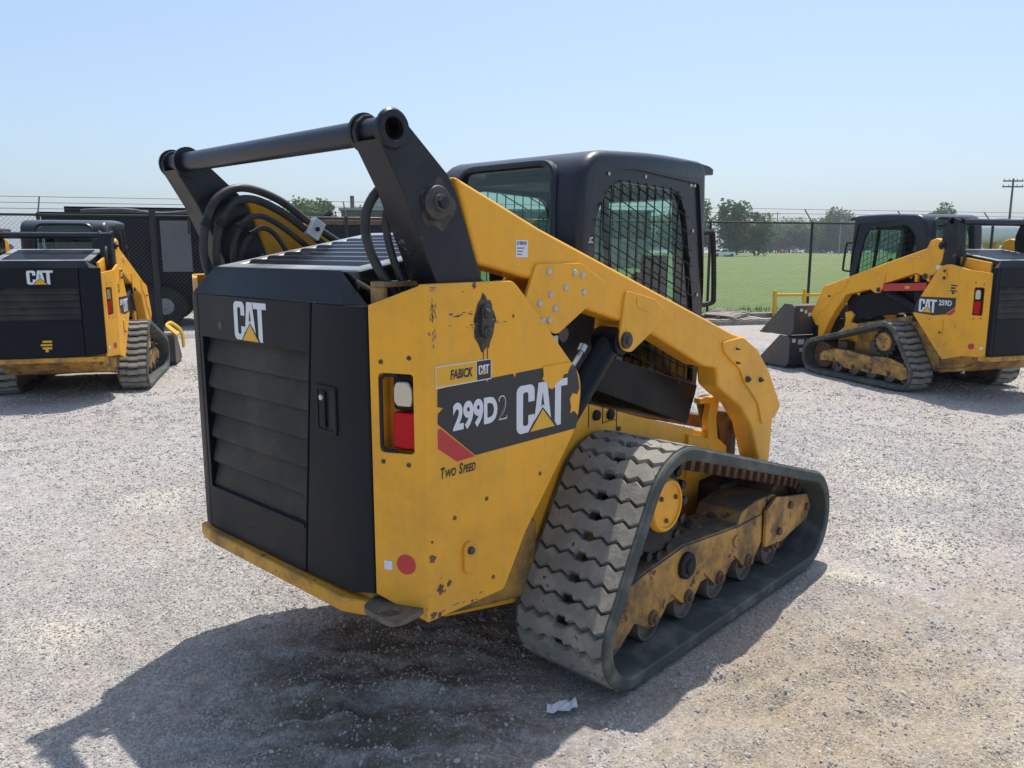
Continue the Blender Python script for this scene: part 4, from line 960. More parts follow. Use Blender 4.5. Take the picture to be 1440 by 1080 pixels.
def frame_top_big(x): return .345 + (x - .19) * .13 if x < .62 else (.40 - (x - .62) * .08)
BIG = dict(big=True, track_y=(.535, .985), circles=[(.13, .21, .21), (1.69, .262, .262), (.44, .60, .285)], pitch=.083, lugfill=.885,
    zig=[(0, -.12), (.085, .12), (.17, -.12), (.255, .12), (.34, -.12), (.42, .04), (.44, .0), (.56, .0), (.58, .04), (.66, -.12), (.745, .12), (.83, -.12), (.915, .12), (1, -.12)],
    frame=[(.10, .17), (.17, .335), (.30, .365), (.62, .405), (1.12, .365), (1.16, .42), (1.30, .44), (1.50, .43), (1.60, .36), (1.55, .20), (1.30, .20), (.4, .165)],
    skirt=[(.085, .165), (.16, .335), (.30, .362), (.62, .400), (1.10, .360), (1.35, .36), (1.36, .22), (1.29, .15), (1.23, .13), (1.17, .15), (1.08, .225), (1.00, .15), (.95, .13), (.89, .15), (.80, .225), (.73, .15), (.67, .13), (.61, .15), (.53, .215), (.46, .14), (.40, .115), (.33, .14), (.26, .18), (.17, .12), (.12, .12)],
    frame_top=frame_top_big, rollers=[(.385, .082), (.66, .082), (.935, .082), (1.215, .082), (1.49, .088)], hub=(.47, .62), hub_r=.115,
    side_y=.74, door_w=.57, door_x=-.79, door_edge_x=-.772, fold=(-.692, 0), cab_x0=.42, cab_k=1.,
    chassis=[(-.62, .48), (-.42, .33), (0., .25), (1.50, .25), (1.62, .42), (1.60, .60), (1.45, .70), (.80, .885), (.378, 1.012), (.20, 1.05), (-.62, 1.05)],
    front_post=[(1.20, .50), (1.60, .48), (1.60, .60), (1.50, .665), (1.475, .78), (1.50, .86), (1.47, .895), (1.30, .905), (1.30, .875), (1.41, .865), (1.385, .78), (1.40, .68), (1.20, .735)],
    tilt=(1.52, .86, 1.68, .50), coupler=1.80, bump_z=.520,
    door_top=1.478, hood_z=1.582, hood_x=-.735, hood_slope=.185, hood_x1=.03, grille_z=(.70, 1.312), seam=(-.300, -.200), louvres=6,
    logo=(-.212, 1.322, .230, .140), corner_bot=(.555, .482), corner_top=(1.482, 1.547), lamp=(.16, .80, 1.028, 1.276), refl=(.60, .668),
    side=[(-.692, .482), (-.345, .482, .02), (-.235, .66), (.052, 1.0, .06), (.072, 1.13, .05), (.062, 1.195, .05), (-.235, 1.49, .02), (-.300, 1.548, .02), (-.692, 1.547)],
    inner=[(-.70, .60), (-.10, .60), (.05, 1.0), (.05, 1.18), (-.26, 1.46), (-.70, 1.46)],
    pin=(-.436, 1.384, 1.448), lock=(-.520, .600, .705), side_bolts=[(-.575, .80), (-.43, .83), (-.16, .86), (-.40, .545), (-.60, .59)],
    decals=big_decals, tower_y=(.577, .700), tube=(-.757, 1.985), tube_r=.037,
    hole_tube=True, tower=[(-.568, 1.47), (-.725, 1.822), (-.806, 1.960), (-.812, 1.985), (-.800, 2.012), (-.775, 2.032), (-.750, 2.035), (-.722, 2.022), (-.545, 1.872), (-.512, 1.823), (-.385, 1.50), (-.38, 1.30), (-.52, 1.30)],
    tower_back=[(-.806, 1.955), (-.722, 1.815), (-.566, 1.465)], boss=(-.598, 1.787, .052),
    arm_y=(.585, .700),
    arm=[(-.515, 1.872), (-.119, 1.721), (1.317, 1.245), (1.45, 1.215), (1.56, 1.15), (1.72, 1.02), (1.87, .80), (1.81, .755), (1.79, .50), (1.80, .30), (1.68, .30), (1.655, .55), (1.555, .745), (1.42, .87), (1.26, .955), (1.185, 1.00), (1.165, 1.09), (1.04, 1.114), (.62, 1.290), (.35, 1.372), (.14, 1.428), (-.02, 1.49), (-.16, 1.545), (-.42, 1.60)],
    cheeks=[('gusset_plate', rounded([(-.150, 1.600), (-.208, 1.48), (-.084, 1.362, .01), (-.035, 1.345, .02), (.150, 1.440), (.26, 1.52), (.10, 1.60)], .012)),
            ('cylinder_bracket', rounded([(.388, 1.490, .03), (.352, 1.300, .02), (.375, 1.250, .04), (.435, 1.236, .02), (.625, 1.330), (.72, 1.37), (.60, 1.445)], .012)),
            ('elbow_plate', rounded([(1.190, 1.215, .04), (1.395, 1.222, .03), (1.555, 1.146, .02), (1.70, 1.02), (1.868, .808, .02), (1.800, .752, .01), (1.655, .742, .01), (1.60, .86), (1.43, .995, .03), (1.385, 1.06), (1.215, 1.16, .03)], .02))],
    arm_bolts=[(-.085, 1.572), (.060, 1.565), (.105, 1.553), (.008, 1.512), (-.075, 1.490), (-.135, 1.462), (-.05, 1.440), (-.118, 1.402), (-.082, 1.400), (.115, 1.492)],
    arm_pins=[(.392, 1.290, .034), (1.455, 1.005, .016), (1.60, .985, .013), (1.33, 1.17, .006), (1.34, 1.10, .006)],
    arm_sockets=[rounded([(.462, 1.462), (.560, 1.428), (.560, 1.388), (.462, 1.420)], .012)],
    arm_sticker=(-.245, 1.622, .060, .058), lift_cyl=(-.06, .86, .385, 1.285), extras=big_extras,
    cab_skin=[(.40, 1.075), (1.25, .775), (1.34, .965), (.70, 1.150), (.60, 1.180), (.43, 1.21)])
main_loader = make_loader('track_loader', 'large yellow track loader marked 299D2 with its work lamp and zigzag rubber tracks', (0, 0, 0), 0., BIG)

# ---- the smaller machines behind
def small_decals(s, fn, side):
    mir = lambda poly: poly if s < 0 else [(-u, v) for u, v in poly]
    sheet('model_decal', [mir([(.285, .922), (.268, 1.02), (.20, 1.11), (-.285, 1.12), (-.285, 1.02), (-.16, .93), (.0, .905)])], lambda u, v: fn(u, v, 0.), M['blackp'], side)
    sheet('red_stripe_decal', [mir([(-.16, .925), (-.285, 1.01), (-.285, .965), (-.235, .925)])], lambda u, v: fn(u, v, 0.), M['redp'], side)
    a = -.215 if s > 0 else -.035
    cat_logo(lambda u, v, d: fn(u, v, d), a, .935, .25, .15, .0006, side)
    text('model_lettering', '259D', -.235 * (1 if s < 0 else -1) - (0. if s < 0 else .175), 1.025, .175, .062, lambda u, v: fn(u, v, .0008), M['white'], side, .03)
    g = lambda u, v: fn(u if s < 0 else -u, v, .0004)
    sheet('rental_decal', [[(-.285, 1.185), (-.195, 1.19), (-.195, 1.205), (-.285, 1.20)], [(-.265, 1.215), (-.205, 1.215), (-.205, 1.235), (-.265, 1.235)], [(-.285, 1.245), (-.200, 1.25), (-.200, 1.265), (-.285, 1.26)], [(-.255, 1.16), (-.22, 1.16), (-.22, 1.185), (-.255, 1.185)]], g, M['blackp'], side)
def small_extras(red, blank):
    def f(root):
        for s in (-1, 1):
            for i, pts in enumerate(([(-.20, .57, 1.40), (-.26, .565, 1.56), (-.22, .56, 1.66), (-.12, .56, 1.67), (-.05, .57, 1.58)], [(-.14, .56, 1.40), (-.18, .555, 1.55), (-.13, .55, 1.62), (-.06, .56, 1.56)])):
                t = MB(); t.tube([(p[0], s * p[1], p[2]) for p in pts], .016, 8, 6); t.build('hydraulic_hose', M['hose'], root)
        if red:
            t = MB(); T = Matrix.Translation((.16, .56, 1.225)) @ Matrix.Rotation(R(3.5), 4, 'Y'); t.box(0, .66, -.03, .075, -.045, .045, T); b = t.build('lift_arm_brace', M['redp'], root, bevel=.006)
            t = MB(); t.box(.33, .37, .56, .60, 1.27, 1.36); t.build('brace_pin', M['yellow'], root, bevel=.004)
            sheet('brace_label', [[(.40, 1.19), (.47, 1.186), (.47, 1.215), (.40, 1.219)]], lambda u, v: (u, .6365, v), M['yellow_clean'], root)
    return f
SMALL = dict(big=False, track_y=(.52, .85), circles=[(.25, .20, .20), (1.73, .24, .24), (.55, .54, .255)], pitch=.086, lugfill=.62,
    zig=[(0, 0), (.10, .0), (.30, .0), (.31, .12), (.43, .12), (.57, .12), (.69, .12), (.70, 0), (.90, 0), (1, 0)],
    frame=[(.20, .16), (.30, .30), (.55, .36), (.85, .33), (1.20, .36), (1.45, .36), (1.68, .30), (1.74, .20), (1.5, .18), (.4, .15)],
    skirt=[(.20, .150), (.24, .27), (.40, .28), (.62, .29), (.88, .34), (1.02, .28), (1.20, .29), (1.28, .36), (1.40, .36), (1.46, .30), (1.62, .31), (1.72, .26), (1.72, .17), (1.50, .20), (1.42, .22), (1.25, .13), (1.0, .13), (.72, .13), (.45, .13), (.30, .11)],
    frame_top=lambda x: .34, rollers=[(.50, .085), (.80, .085), (1.10, .085), (1.40, .085)], hub=(.56, .55), hub_r=.115,
    side_y=.66, door_w=.57, door_x=-.66, door_edge_x=-.64, fold=(-.42, 0), cab_x0=.42, cab_k=1.15,
    chassis=[(-.58, .46), (-.38, .31), (0., .24), (1.50, .24), (1.66, .42), (1.62, .60), (1.50, .66), (.80, .80), (.30, .90), (-.58, 1.0)],
    front_post=[(1.30, .45), (1.66, .45), (1.66, .55), (1.55, .62), (1.53, .72), (1.55, .82), (1.45, .85), (1.38, .80), (1.44, .70), (1.30, .68)],
    tilt=(1.55, .80, 1.75, .45), coupler=1.90, bump_z=.505,
    door_top=1.455, hood_z=1.530, hood_x=-.615, hood_slope=.16, hood_x1=.16, grille_z=(.90, 1.255), seam=(-.36, -.36), louvres=5,
    logo=(-.13, 1.285, .25, .145), corner_bot=(.500, .490), corner_top=(1.40, 1.43), lamp=(.28, .72, .945, 1.245), refl=(.62, .605),
    side=[(-.42, .49), (-.165, .42, .03), (.292, .90, .03), (.266, 1.02, .03), (-.020, 1.445, .03), (-.09, 1.478, .03), (-.18, 1.487, .03), (-.42, 1.43)],
    inner=[(-.60, .60), (.0, .60), (.25, .95), (.0, 1.42), (.0, 1.60), (-.58, 1.51)],
    pin=(-.115, 1.33, 1.41), lock=(-.12, .70, .86), side_bolts=[(-.30, .80), (.05, .86), (-.2, .60)],
    decals=small_decals, tower_y=(.49, .615), tube=(-.105, 1.95), tube_r=.037,
    tower=[(-.20, 1.36), (-.185, 1.80), (-.165, 1.97), (-.14, 1.995), (-.105, 2.003), (-.07, 1.995), (-.045, 1.965), (.015, 1.80), (.02, 1.72), (-.04, 1.36)],
    tower_back=[(-.165, 1.93), (-.185, 1.80), (-.20, 1.37)], boss=(.0, 1.69, .045),
    arm_y=(.505, .622),
    arm=[(-.03, 1.70), (.02, 1.755), (.09, 1.775), (.17, 1.75), (.215, 1.66), (.80, 1.49), (1.70, 1.215), (1.86, 1.165), (1.92, 1.10), (2.09, .76), (2.06, .70), (2.0, .62), (2.0, .30), (1.86, .30), (1.83, .50), (1.74, .69), (1.62, .86), (1.53, .96), (1.46, 1.06), (1.0, 1.165), (.80, 1.235), (.34, 1.375), (.25, 1.345), (.15, 1.27), (.05, 1.40), (-.02, 1.55)],
    cheeks=[('cylinder_bracket', rounded([(.79, 1.37, .02), (1.06, 1.30, .02), (1.02, 1.16), (.95, 1.115, .03), (.86, 1.115, .03), (.81, 1.20)], .015)),
            ('elbow_plate', rounded([(1.42, 1.26, .02), (1.72, 1.19, .02), (1.86, 1.155, .02), (2.085, .76, .02), (2.0, .66, .01), (1.93, .80), (1.80, .86), (1.66, 1.05), (1.50, 1.11)], .015))],
    arm_bolts=[(.10, 1.69), (.30, 1.56), (.42, 1.53)], arm_pins=[(.88, 1.155, .03), (.19, 1.34, .035), (.09, 1.33, .03), (1.74, 1.03, .014)],
    arm_sockets=[rounded([(.93, 1.36), (1.03, 1.33), (1.03, 1.29), (.93, 1.32)], .012), rounded([(.30, 1.60), (.46, 1.56), (.46, 1.53), (.30, 1.57)], .012)],
    arm_sticker=(.055, 1.42, .075, .05), lift_cyl=(.28, .93, .86, 1.15), extras=None,
    cab_skin=[(.40, .93), (1.36, .72), (1.42, 1.00), (.70, 1.18), (.58, 1.22), (.43, 1.20)])
SR = dict(SMALL, extras=small_extras(True, False), rental_mark=(.18, .80))
SL = dict(SMALL, cab_low=.925, tube=(-.105, 1.80), tower=[(-.20, 1.36), (-.185, 1.68), (-.165, 1.82), (-.14, 1.845), (-.105, 1.853), (-.07, 1.845), (-.045, 1.815), (.015, 1.74), (.02, 1.68), (-.04, 1.36)], tower_back=[(-.165, 1.79), (-.185, 1.66), (-.20, 1.37)], extras=small_extras(False, True), rental_mark=(.0, .60), arm_sticker=None)
right_loader = make_loader('track_loader', 'smaller yellow 259D track loader with red lift arm brace beside the stacked buckets', (8.24, -.18, 0), R(62), SR)
left_loader = make_loader('track_loader', 'yellow track loader parked nose to the chain link gate, rear door towards yard', (.847, 7.353, 0), R(59), SL)

# ------------------------------------------------------------------ loose gravel
def stones():
    pts = []; scl = []
    def region(n, cx, cy, rx, ry, s0, s1):
        x = cx + (rng.random(n) * 2 - 1) * rx; y = cy + (rng.random(n) * 2 - 1) * ry
        pts.append(np.stack([x, y], 1)); scl.append(s0 + (s1 - s0) * rng.random(n) ** 2.5)
    region(95000, -.3, -.6, 2.0, 2.2, .0028, .0072)
    region(80000, 1.6, .0, 3.2, 3.2, .0034, .0088)
    region(60000, 1.5, 2.2, 4.0, 4.0, .004, .0105)
    region(60000, 5.0, 3.2, 5.5, 5.5, .006, .015)
    p = np.concatenate(pts); k = np.concatenate(scl)
    keep = np.ones(len(p), bool)
    for s in (-1, 1): keep &= ~((p[:, 0] > -.10) & (p[:, 0] < 1.95) & (np.abs(p[:, 1] - s * .76) < .235))
    for (cx, cy), r, a in DIRT:              # fewer stones lie on the churned soil
        d = np.hypot(p[:, 0] - cx, p[:, 1] - cy) / r + (vnoise(p[:, 0], p[:, 1], 4., 8) - .5) * 1.1
        keep &= ~((d < .95) & (rng.random(len(p)) < .66 * a))
    p, k = p[keep], k[keep]
    z = ground_z(p[:, 0], p[:, 1]) - k * .10
    me = bpy.data.meshes.new('gravel_stones'); me.vertices.add(len(p)); me.vertices.foreach_set('co', np.column_stack([p, z]).astype(np.float32).ravel())
    a = me.attributes.new('size', 'FLOAT', 'POINT'); a.data.foreach_set('value', k.astype(np.float32)); me.update()
    o = link('gravel_stones', me); tag(o, 'loose grey crushed stones scattered over the yard', 'gravel', kind='stuff')
    ng = bpy.data.node_groups.new('gravel', 'GeometryNodeTree'); ng.interface.new_socket('Geometry', in_out='INPUT', socket_type='NodeSocketGeometry'); ng.interface.new_socket('Geometry', in_out='OUTPUT', socket_type='NodeSocketGeometry')
    N = ng.nodes; L = ng.links
    i = N.new('NodeGroupInput'); out = N.new('NodeGroupOutput'); ico = N.new('GeometryNodeMeshIcoSphere'); ico.inputs['Radius'].default_value = 1.; ico.inputs['Subdivisions'].default_value = 1
    sm = N.new('GeometryNodeSetMaterial'); sm.inputs['Material'].default_value = M['stone']; L.new(ico.outputs[0], sm.inputs[0])
    iop = N.new('GeometryNodeInstanceOnPoints'); mp = N.new('GeometryNodeMeshToPoints'); L.new(i.outputs[0], mp.inputs[0]); L.new(mp.outputs[0], iop.inputs['Points']); L.new(sm.outputs[0], iop.inputs['Instance'])
    rr = N.new('FunctionNodeRandomValue'); rr.data_type = 'FLOAT_VECTOR'; rr.inputs[0].default_value = (0, 0, 0); rr.inputs[1].default_value = (6.28, 6.28, 6.28); L.new(rr.outputs[0], iop.inputs['Rotation'])
    rs = N.new('FunctionNodeRandomValue'); rs.data_type = 'FLOAT_VECTOR'; rs.inputs[0].default_value = (.8, .6, .45); rs.inputs[1].default_value = (1.5, 1.15, .9); rs.inputs['Seed'].default_value = 5
    at = N.new('GeometryNodeInputNamedAttribute'); at.data_type = 'FLOAT'; at.inputs[0].default_value = 'size'
    vm = N.new('ShaderNodeVectorMath'); vm.operation = 'SCALE'; L.new(rs.outputs[0], vm.inputs[0]); L.new(at.outputs[0], vm.inputs['Scale']); L.new(vm.outputs[0], iop.inputs['Scale'])
    L.new(iop.outputs[0], out.inputs[0])
    md = o.modifiers.new('gravel', 'NODES'); md.node_group = ng
def stone_mat():
    m, n, l = new_mat('gravel_stone'); b = nd(n, 'BsdfPrincipled'); out = nd(n, 'OutputMaterial'); l.new(b.outputs[0], out.inputs[0])
    oi = nd(n, 'ObjectInfo'); cr = nd(n, 'ValToRGB'); l.new(oi.outputs['Random'], cr.inputs[0])
    e = cr.color_ramp.elements; e[0].position = 0; e[0].color = (.30, .29, .275, 1); e[1].position = 1; e[1].color = (.50, .48, .45, 1)
    for p, c in ((.3, (.355, .345, .325, 1)), (.6, (.415, .395, .37, 1)), (.85, (.47, .44, .40, 1))):
        x = e.new(p); x.color = c
    l.new(cr.outputs[0], b.inputs['Base Color']); b.inputs['Roughness'].default_value = .9; b.inputs['Specular IOR Level'].default_value = .2
    return m
M['stone'] = stone_mat()
stones()

# ------------------------------------------------------------------ grass field and far ground
FP = Vector((17.2, 5.59)); FD = Vector((.863, -.505)).normalized(); FN = Vector((-FD.y, FD.x))     # fence line, outward normal
def fpt(t, n=0., z=0.): p = FP + FD * t + FN * n; return Vector((p.x, p.y, z))
def grass_mat():
    m, n, l = new_mat('mown_grass'); tc = nd(n, 'TexCoord'); co = tc.outputs['Object']
    b = nd(n, 'BsdfPrincipled'); out = nd(n, 'OutputMaterial'); l.new(b.outputs[0], out.inputs[0])
    a = mixc(n, l, ramp(n, l, noi(n, l, co, .09, 5, .6), .35, .68), (.085, .165, .014), (.135, .178, .026))
    a = mixc(n, l, ramp(n, l, noi(n, l, co, 1.3, 6, .7), .40, .72, 0., .7), a, (.185, .195, .065))
    a = mixc(n, l, ramp(n, l, noi(n, l, co, 14., 4, .7), .45, .7, 0., .5), a, (.055, .095, .02))
    l.new(a, b.inputs['Base Color']); b.inputs['Roughness'].default_value = .8
    bp = nd(n, 'Bump'); bp.inputs['Strength'].default_value = .8; bp.inputs['Distance'].default_value = .05; l.new(noi(n, l, co, 22., 4, .7), bp.inputs['Height']); l.new(bp.outputs[0], b.inputs['Normal'])
    return m
M['grass'] = grass_mat()
gf = MB(); random.seed(3)
edge = [fpt(-9 + i * .5, .55 + random.uniform(-.22, .22), .008) for i in range(160)]
far = [fpt(-9 + i * .5 + (i - 80) * 4.5, 330., .008) for i in range(160)]
gf.add(edge + far, [(i, i + 1, 160 + i + 1, 160 + i) for i in range(159)])
tag(gf.build('grass_field', M['grass'], smooth=False), kind='structure')
tf = MB()                                      # tufts along the fence line
for i in range(2600):
    p = fpt(random.uniform(-9, 14), random.uniform(.1, 2.5) ** 1.0, 0.); h = random.uniform(.05, .16); a = random.uniform(0, 6.28); w = random.uniform(.008, .02)
    d = Vector((math.cos(a), math.sin(a), 0)) * w; ln = Vector((random.gauss(0, .03), random.gauss(0, .03), h))
    tf.add([p - d, p + d, p + ln], [(0, 1, 2)])
tag(tf.build('grass_tufts', M['grass'], smooth=False), 'rough green grass growing along the chain link fence foot', 'grass', kind='stuff')

# ------------------------------------------------------------------ fence
fence = thing('chain_link_fence', 'black chain link fence with barbed wire arms along the grass field', 'fence', fpt(0))
RZ = 2.28; o0 = fpt(0); SP = 2.8
def rel(t, n=0., z=0.): return fpt(t, n, z) - o0
ks = list(range(-7, 5))
for k in ks:
    t = k * SP
    if abs(t + 14) < .1: continue
    p = MB(); p.cyl(rel(t, 0, -.05), rel(t, 0, RZ + .03), .034, 12); post = p.build('post', M['fence'], fence)
    a = MB(); a.cyl(rel(t, 0, RZ), rel(t - .02, .30, RZ + .34), .014, 8); a.build('barbed_wire_arm', M['fence'], post)
for k in ks[:-1]:
    t0, t1 = k * SP, (k + 1) * SP
    r = MB(); r.cyl(rel(t0, 0, RZ), rel(t1, 0, RZ), .024, 10); r.build('top_rail', M['fence'], fence)
    ms = MB(); st = .078; h = RZ - .06; w = .0026
    n = int(SP / st) + int(h / st) + 2
    for sg in (-1, 1):
        for i in range(-int(h / st) - 1, int(SP / st) + 1):
            u0 = t0 + i * st; pts = []
            a0, a1 = (u0, u0 + h) if sg > 0 else (u0 + h, u0)
            z0, z1 = .04, .04 + h
            lo, hi = 0., 1.
            for lim, s2 in ((t0, 1), (t1, -1)):
                f0, f1 = s2 * (a0 - lim), s2 * (a1 - lim)
                if f0 < 0 and f1 < 0: lo, hi = 1, 0; break
                if f0 < 0: lo = max(lo, f0 / (f0 - f1))
                elif f1 < 0: hi = min(hi, f0 / (f0 - f1))
            if hi - lo < .02: continue
            A = rel(a0 + (a1 - a0) * lo, sg * .003, z0 + (z1 - z0) * lo); B = rel(a0 + (a1 - a0) * hi, sg * .003, z0 + (z1 - z0) * hi)
            ms.cyl(A, B, w, 3, cap=False)
    ms.build('chain_link_mesh', M['wire'], fence, smooth=False)
for j in range(3):
    b = MB(); nn = .30 * (j + 1) / 3 - .02; zz = RZ + .34 * (j + 1) / 3
    b.cyl(rel(ks[0] * SP, nn, zz), rel(ks[-1] * SP, nn, zz), .005, 5); b.build('barbed_wire', M['wire'], fence)
gp = MB(); gp.cyl(rel(-14.85, -.02, -.05), rel(-14.85, -.02, RZ + .10), .060, 14); gp.build('gate_post', M['fence'], fence)
# panel hung on the fence
sg = thing('fence_panel', 'dull grey sheet panel hung on the chain link fence beside a thick post', 'sign', fpt(-14.72, -.08, 0))
T = Matrix.Rotation(math.atan2(FD.y, FD.x), 4, 'Z')
m = MB(); m.box(0, .54, -.012, 0, 1.22, 2.19, T); m.build('sheet', paint('dull_grey_sheet', (.105, .112, .118), .6), sg, bevel=.003)
m = MB(); m.box(.50, .53, -.030, -.0125, 1.95, 2.26, T); m.build('hanger', M['fence'], sg)

# ------------------------------------------------------------------ buckets
def bucket(name, label, mat_world, W2, prof, stickers, tilt=0.):
    o = thing(name, label, 'bucket', (0, 0, 0)); o.matrix_world = mat_world
    T = Matrix.Rotation(tilt, 4, 'Y')
    P = [Vector((p[0], 0, p[1])) for p in prof['shell']]
    sh = MB(); n = len(P); th = .016
    pts = []
    for i, p in enumerate(P):
        d = (P[min(i + 1, n - 1)] - P[max(i - 1, 0)]).normalized(); nn = Vector((-d.z, 0, d.x)); pts.append((p, p + nn * th))
    vs = []
    for y in (-W2, W2):
        for a, b in pts: vs += [T @ Vector((a.x, y, a.z)), T @ Vector((b.x, y, b.z))]
    fs = []; m2 = 2 * n
    for i in range(n - 1):
        a = 2 * i; fs += [(a, a + 2, m2 + a + 2, m2 + a), (a + 1, m2 + a + 1, m2 + a + 3, a + 3), (a, a + 1, a + 3, a + 2), (m2 + a, m2 + a + 2, m2 + a + 3, m2 + a + 1)]
    fs += [(0, m2, m2 + 1, 1), (m2 - 2, m2 - 1, 2 * m2 - 1, 2 * m2 - 2)]
    sh.add(vs, fs); sh.build('shell', M['bucket'], o)
    for s in (-1, 1):
        e = MB(); e.prism(prof['end'], lambda u, v, w: tuple(T @ Vector((u, w, v))), s * W2, s * (W2 + .022)); e.build('end_plate', M['bucket'], o, bevel=.004)
        g = MB(); q = prof['gusset']; g.prism(q, lambda u, v, w: tuple(T @ Vector((u, w, v))), s * W2 * .42, s * (W2 * .42 + .02)); g.build('coupler_gusset', M['bucket'], o, bevel=.004)
    c = MB(); a = prof['shell'][-1]; c.box(a[0] - .03, a[0] + .16, -W2, W2, -.012, .014, T @ Matrix.Translation((0, 0, a[1]))); c.build('cutting_edge', M['rust'], o, bevel=.004)
    if stickers:
        for y, z, w, h in stickers:
            x = prof['back_x'] - .004
            sheet('sticker', [[(y, z), (y + w, z), (y + w, z + h), (y, z + h)]], lambda u, v: tuple(T @ Vector((x, u, v))), M['white'], o)
    return o
PR = dict(shell=[(.10, .44), (.02, .42), (0, .38), (0, .10), (.03, .03), (.10, .005), (.62, .0)], end=[(.0, .40), (0, .08), (.06, .0), (.72, .0), (.70, .04), (.22, .44), (.06, .44)], gusset=[(0, .42), (-.11, .36), (-.11, .10), (0, .06)], back_x=0.)
BL = Matrix.Translation((8.24, -.18, 0)) @ Matrix.Rotation(R(62), 4, 'Z')
bucket('loader_bucket', 'dark steel loader bucket lying lowest under another by the 259D loader', BL @ Matrix.Translation((2.14, 0, .015)), .90, PR, [(.82, .35, .06, .05), (.68, .32, .10, .07), (.56, .33, .07, .06), (.56, .24, .10, .07), (.70, .22, .05, .05)], 0.)
bucket('loader_bucket', 'dark steel loader bucket resting on top of the other bucket by the 259D loader', BL @ Matrix.Translation((2.10, 0, .459)), .88, PR, [(.76, .34, .05, .04), (.69, .31, .04, .05), (.62, .27, .05, .05)], 0.)
LL = Matrix.Translation((.847, 7.353, 0)) @ Matrix.Rotation(R(59), 4, 'Z')
bucket('loader_bucket', 'worn loader bucket carried by the loader parked nose to the gate', LL @ Matrix.Translation((2.14, 0, .02)), .88, PR, None)
h = MB()
for k in range(3):
    h.tube([tuple(LL @ Vector((2.05 + .1 * k, -.95, .44))), tuple(LL @ Vector((2.20 + .1 * k, -.80, .56))), tuple(LL @ Vector((2.45 + .08 * k, -.82, .58))), tuple(LL @ Vector((2.62 + .06 * k, -.93, .44))), tuple(LL @ Vector((2.66 + .05 * k, -.95, .20)))], .018, 8, 6)
tag(h.build('hose_loop', M['barrier']), 'yellow hose loops draped over the bucket end of the loader at the gate', 'hose')

# ------------------------------------------------------------------ barrier and debris by the fence
br = thing('pipe_barrier', 'low yellow pipe barrier standing before the chain link fence', 'barrier', (16.24, 6.0, 0))
bd = Vector((.70, -.715, 0)).normalized()
for k, (t, hh) in enumerate(((0, .66), (.72, .70), (1.55, .66), (2.6, .66))):
    p = MB(); b = bd * t; p.cyl((b.x, b.y, -.05), (b.x, b.y, hh), .050, 14); p.build('post', M['barrier'], br, bevel=.006)
p = MB(); b = bd * 2.6; p.cyl((0, 0, .56), (b.x, b.y, .56), .036, 14); p.build('rail', M['barrier'], br)
p = MB(); a = bd * .9; b = bd * 2.6; p.cyl((a.x, a.y, .30), (b.x, b.y, .30), .036, 14); p.build('rail', M['barrier'], br)
def pallet(name, label, loc, rz, w, d, nb, mat):
    o = thing(name, label, 'pallet', loc, rz)
    for i in range(3):
        y = (-.5 + i * .5) * d; m = MB(); m.box(-w / 2, w / 2, y - .04, y + .04, 0., .09); m.build('bearer', mat, o, bevel=.004)
    for i in range(nb):
        x = (-.5 + (i + .5) / nb) * w; m = MB(); m.box(x - w / nb * .38, x + w / nb * .38, -d / 2 + random.uniform(-.02, .02), d / 2 + random.uniform(-.02, .02), .091, .115); m.build('deck_board', mat, o, bevel=.004)
    return o
pallet('wood_pallet', 'flat grey weathered pallet lying on gravel before the fence', (14.2, 6.35, 0), R(-35), 1.9, 1.2, 8, M['wood'])
for i, (x, y, rz, L2, w, t, lab) in enumerate(((15.3, 6.95, -33, 2.6, .22, .10, 'long dark weathered beam lying on gravel at the fence foot'), (16.15, 6.25, -30, 1.8, .26, .12, 'pale squared timber lying before the yellow pipe barrier'), (14.0, 7.2, -38, 1.7, .18, .12, 'short brown timber lying behind the flat pallet'))):
    m = MB(); m.box(-L2 / 2, L2 / 2, -w / 2, w / 2, 0, t); o = m.build('timber', M['wood' if i != 0 else 'rust'], None, bevel=.008); o.location = (x, y, .0); o.rotation_euler = (0, 0, R(rz)); tag(o, lab, 'timber')
for i, (x, y, rz) in enumerate(((14.35, 6.3, 10),)):
    o = pallet('broken_pallet', 'small broken pallet piled crooked on the flat pallet', (x, y, .118), R(rz), 1.0, .7, 5, M['wood']); o.rotation_euler = (R(3), R(-4), R(rz))
# crumpled paper by the track
random.seed(11); cp = MB(); vs = []; nxp, nyp = 7, 4
for i in range(nxp):
    for j in range(nyp):
        vs.append((i * .018 + random.gauss(0, .004), j * .020 + random.gauss(0, .004) + (.004 * i), .008 + abs(random.gauss(0, .010))))
cp.add(vs, [(i * nyp + j, i * nyp + j + 1, (i + 1) * nyp + j + 1, (i + 1) * nyp + j) for i in range(nxp - 1) for j in range(nyp - 1)])
o = cp.build('crumpled_paper', M['white'], None, smooth=False); o.location = (-.25, -.86, .004); o.rotation_euler = (0, 0, R(-47)); o.modifiers.new('s', 'SOLIDIFY').thickness = .0015
tag(o, 'crumpled white paper scrap lying on gravel behind the large track', 'litter')

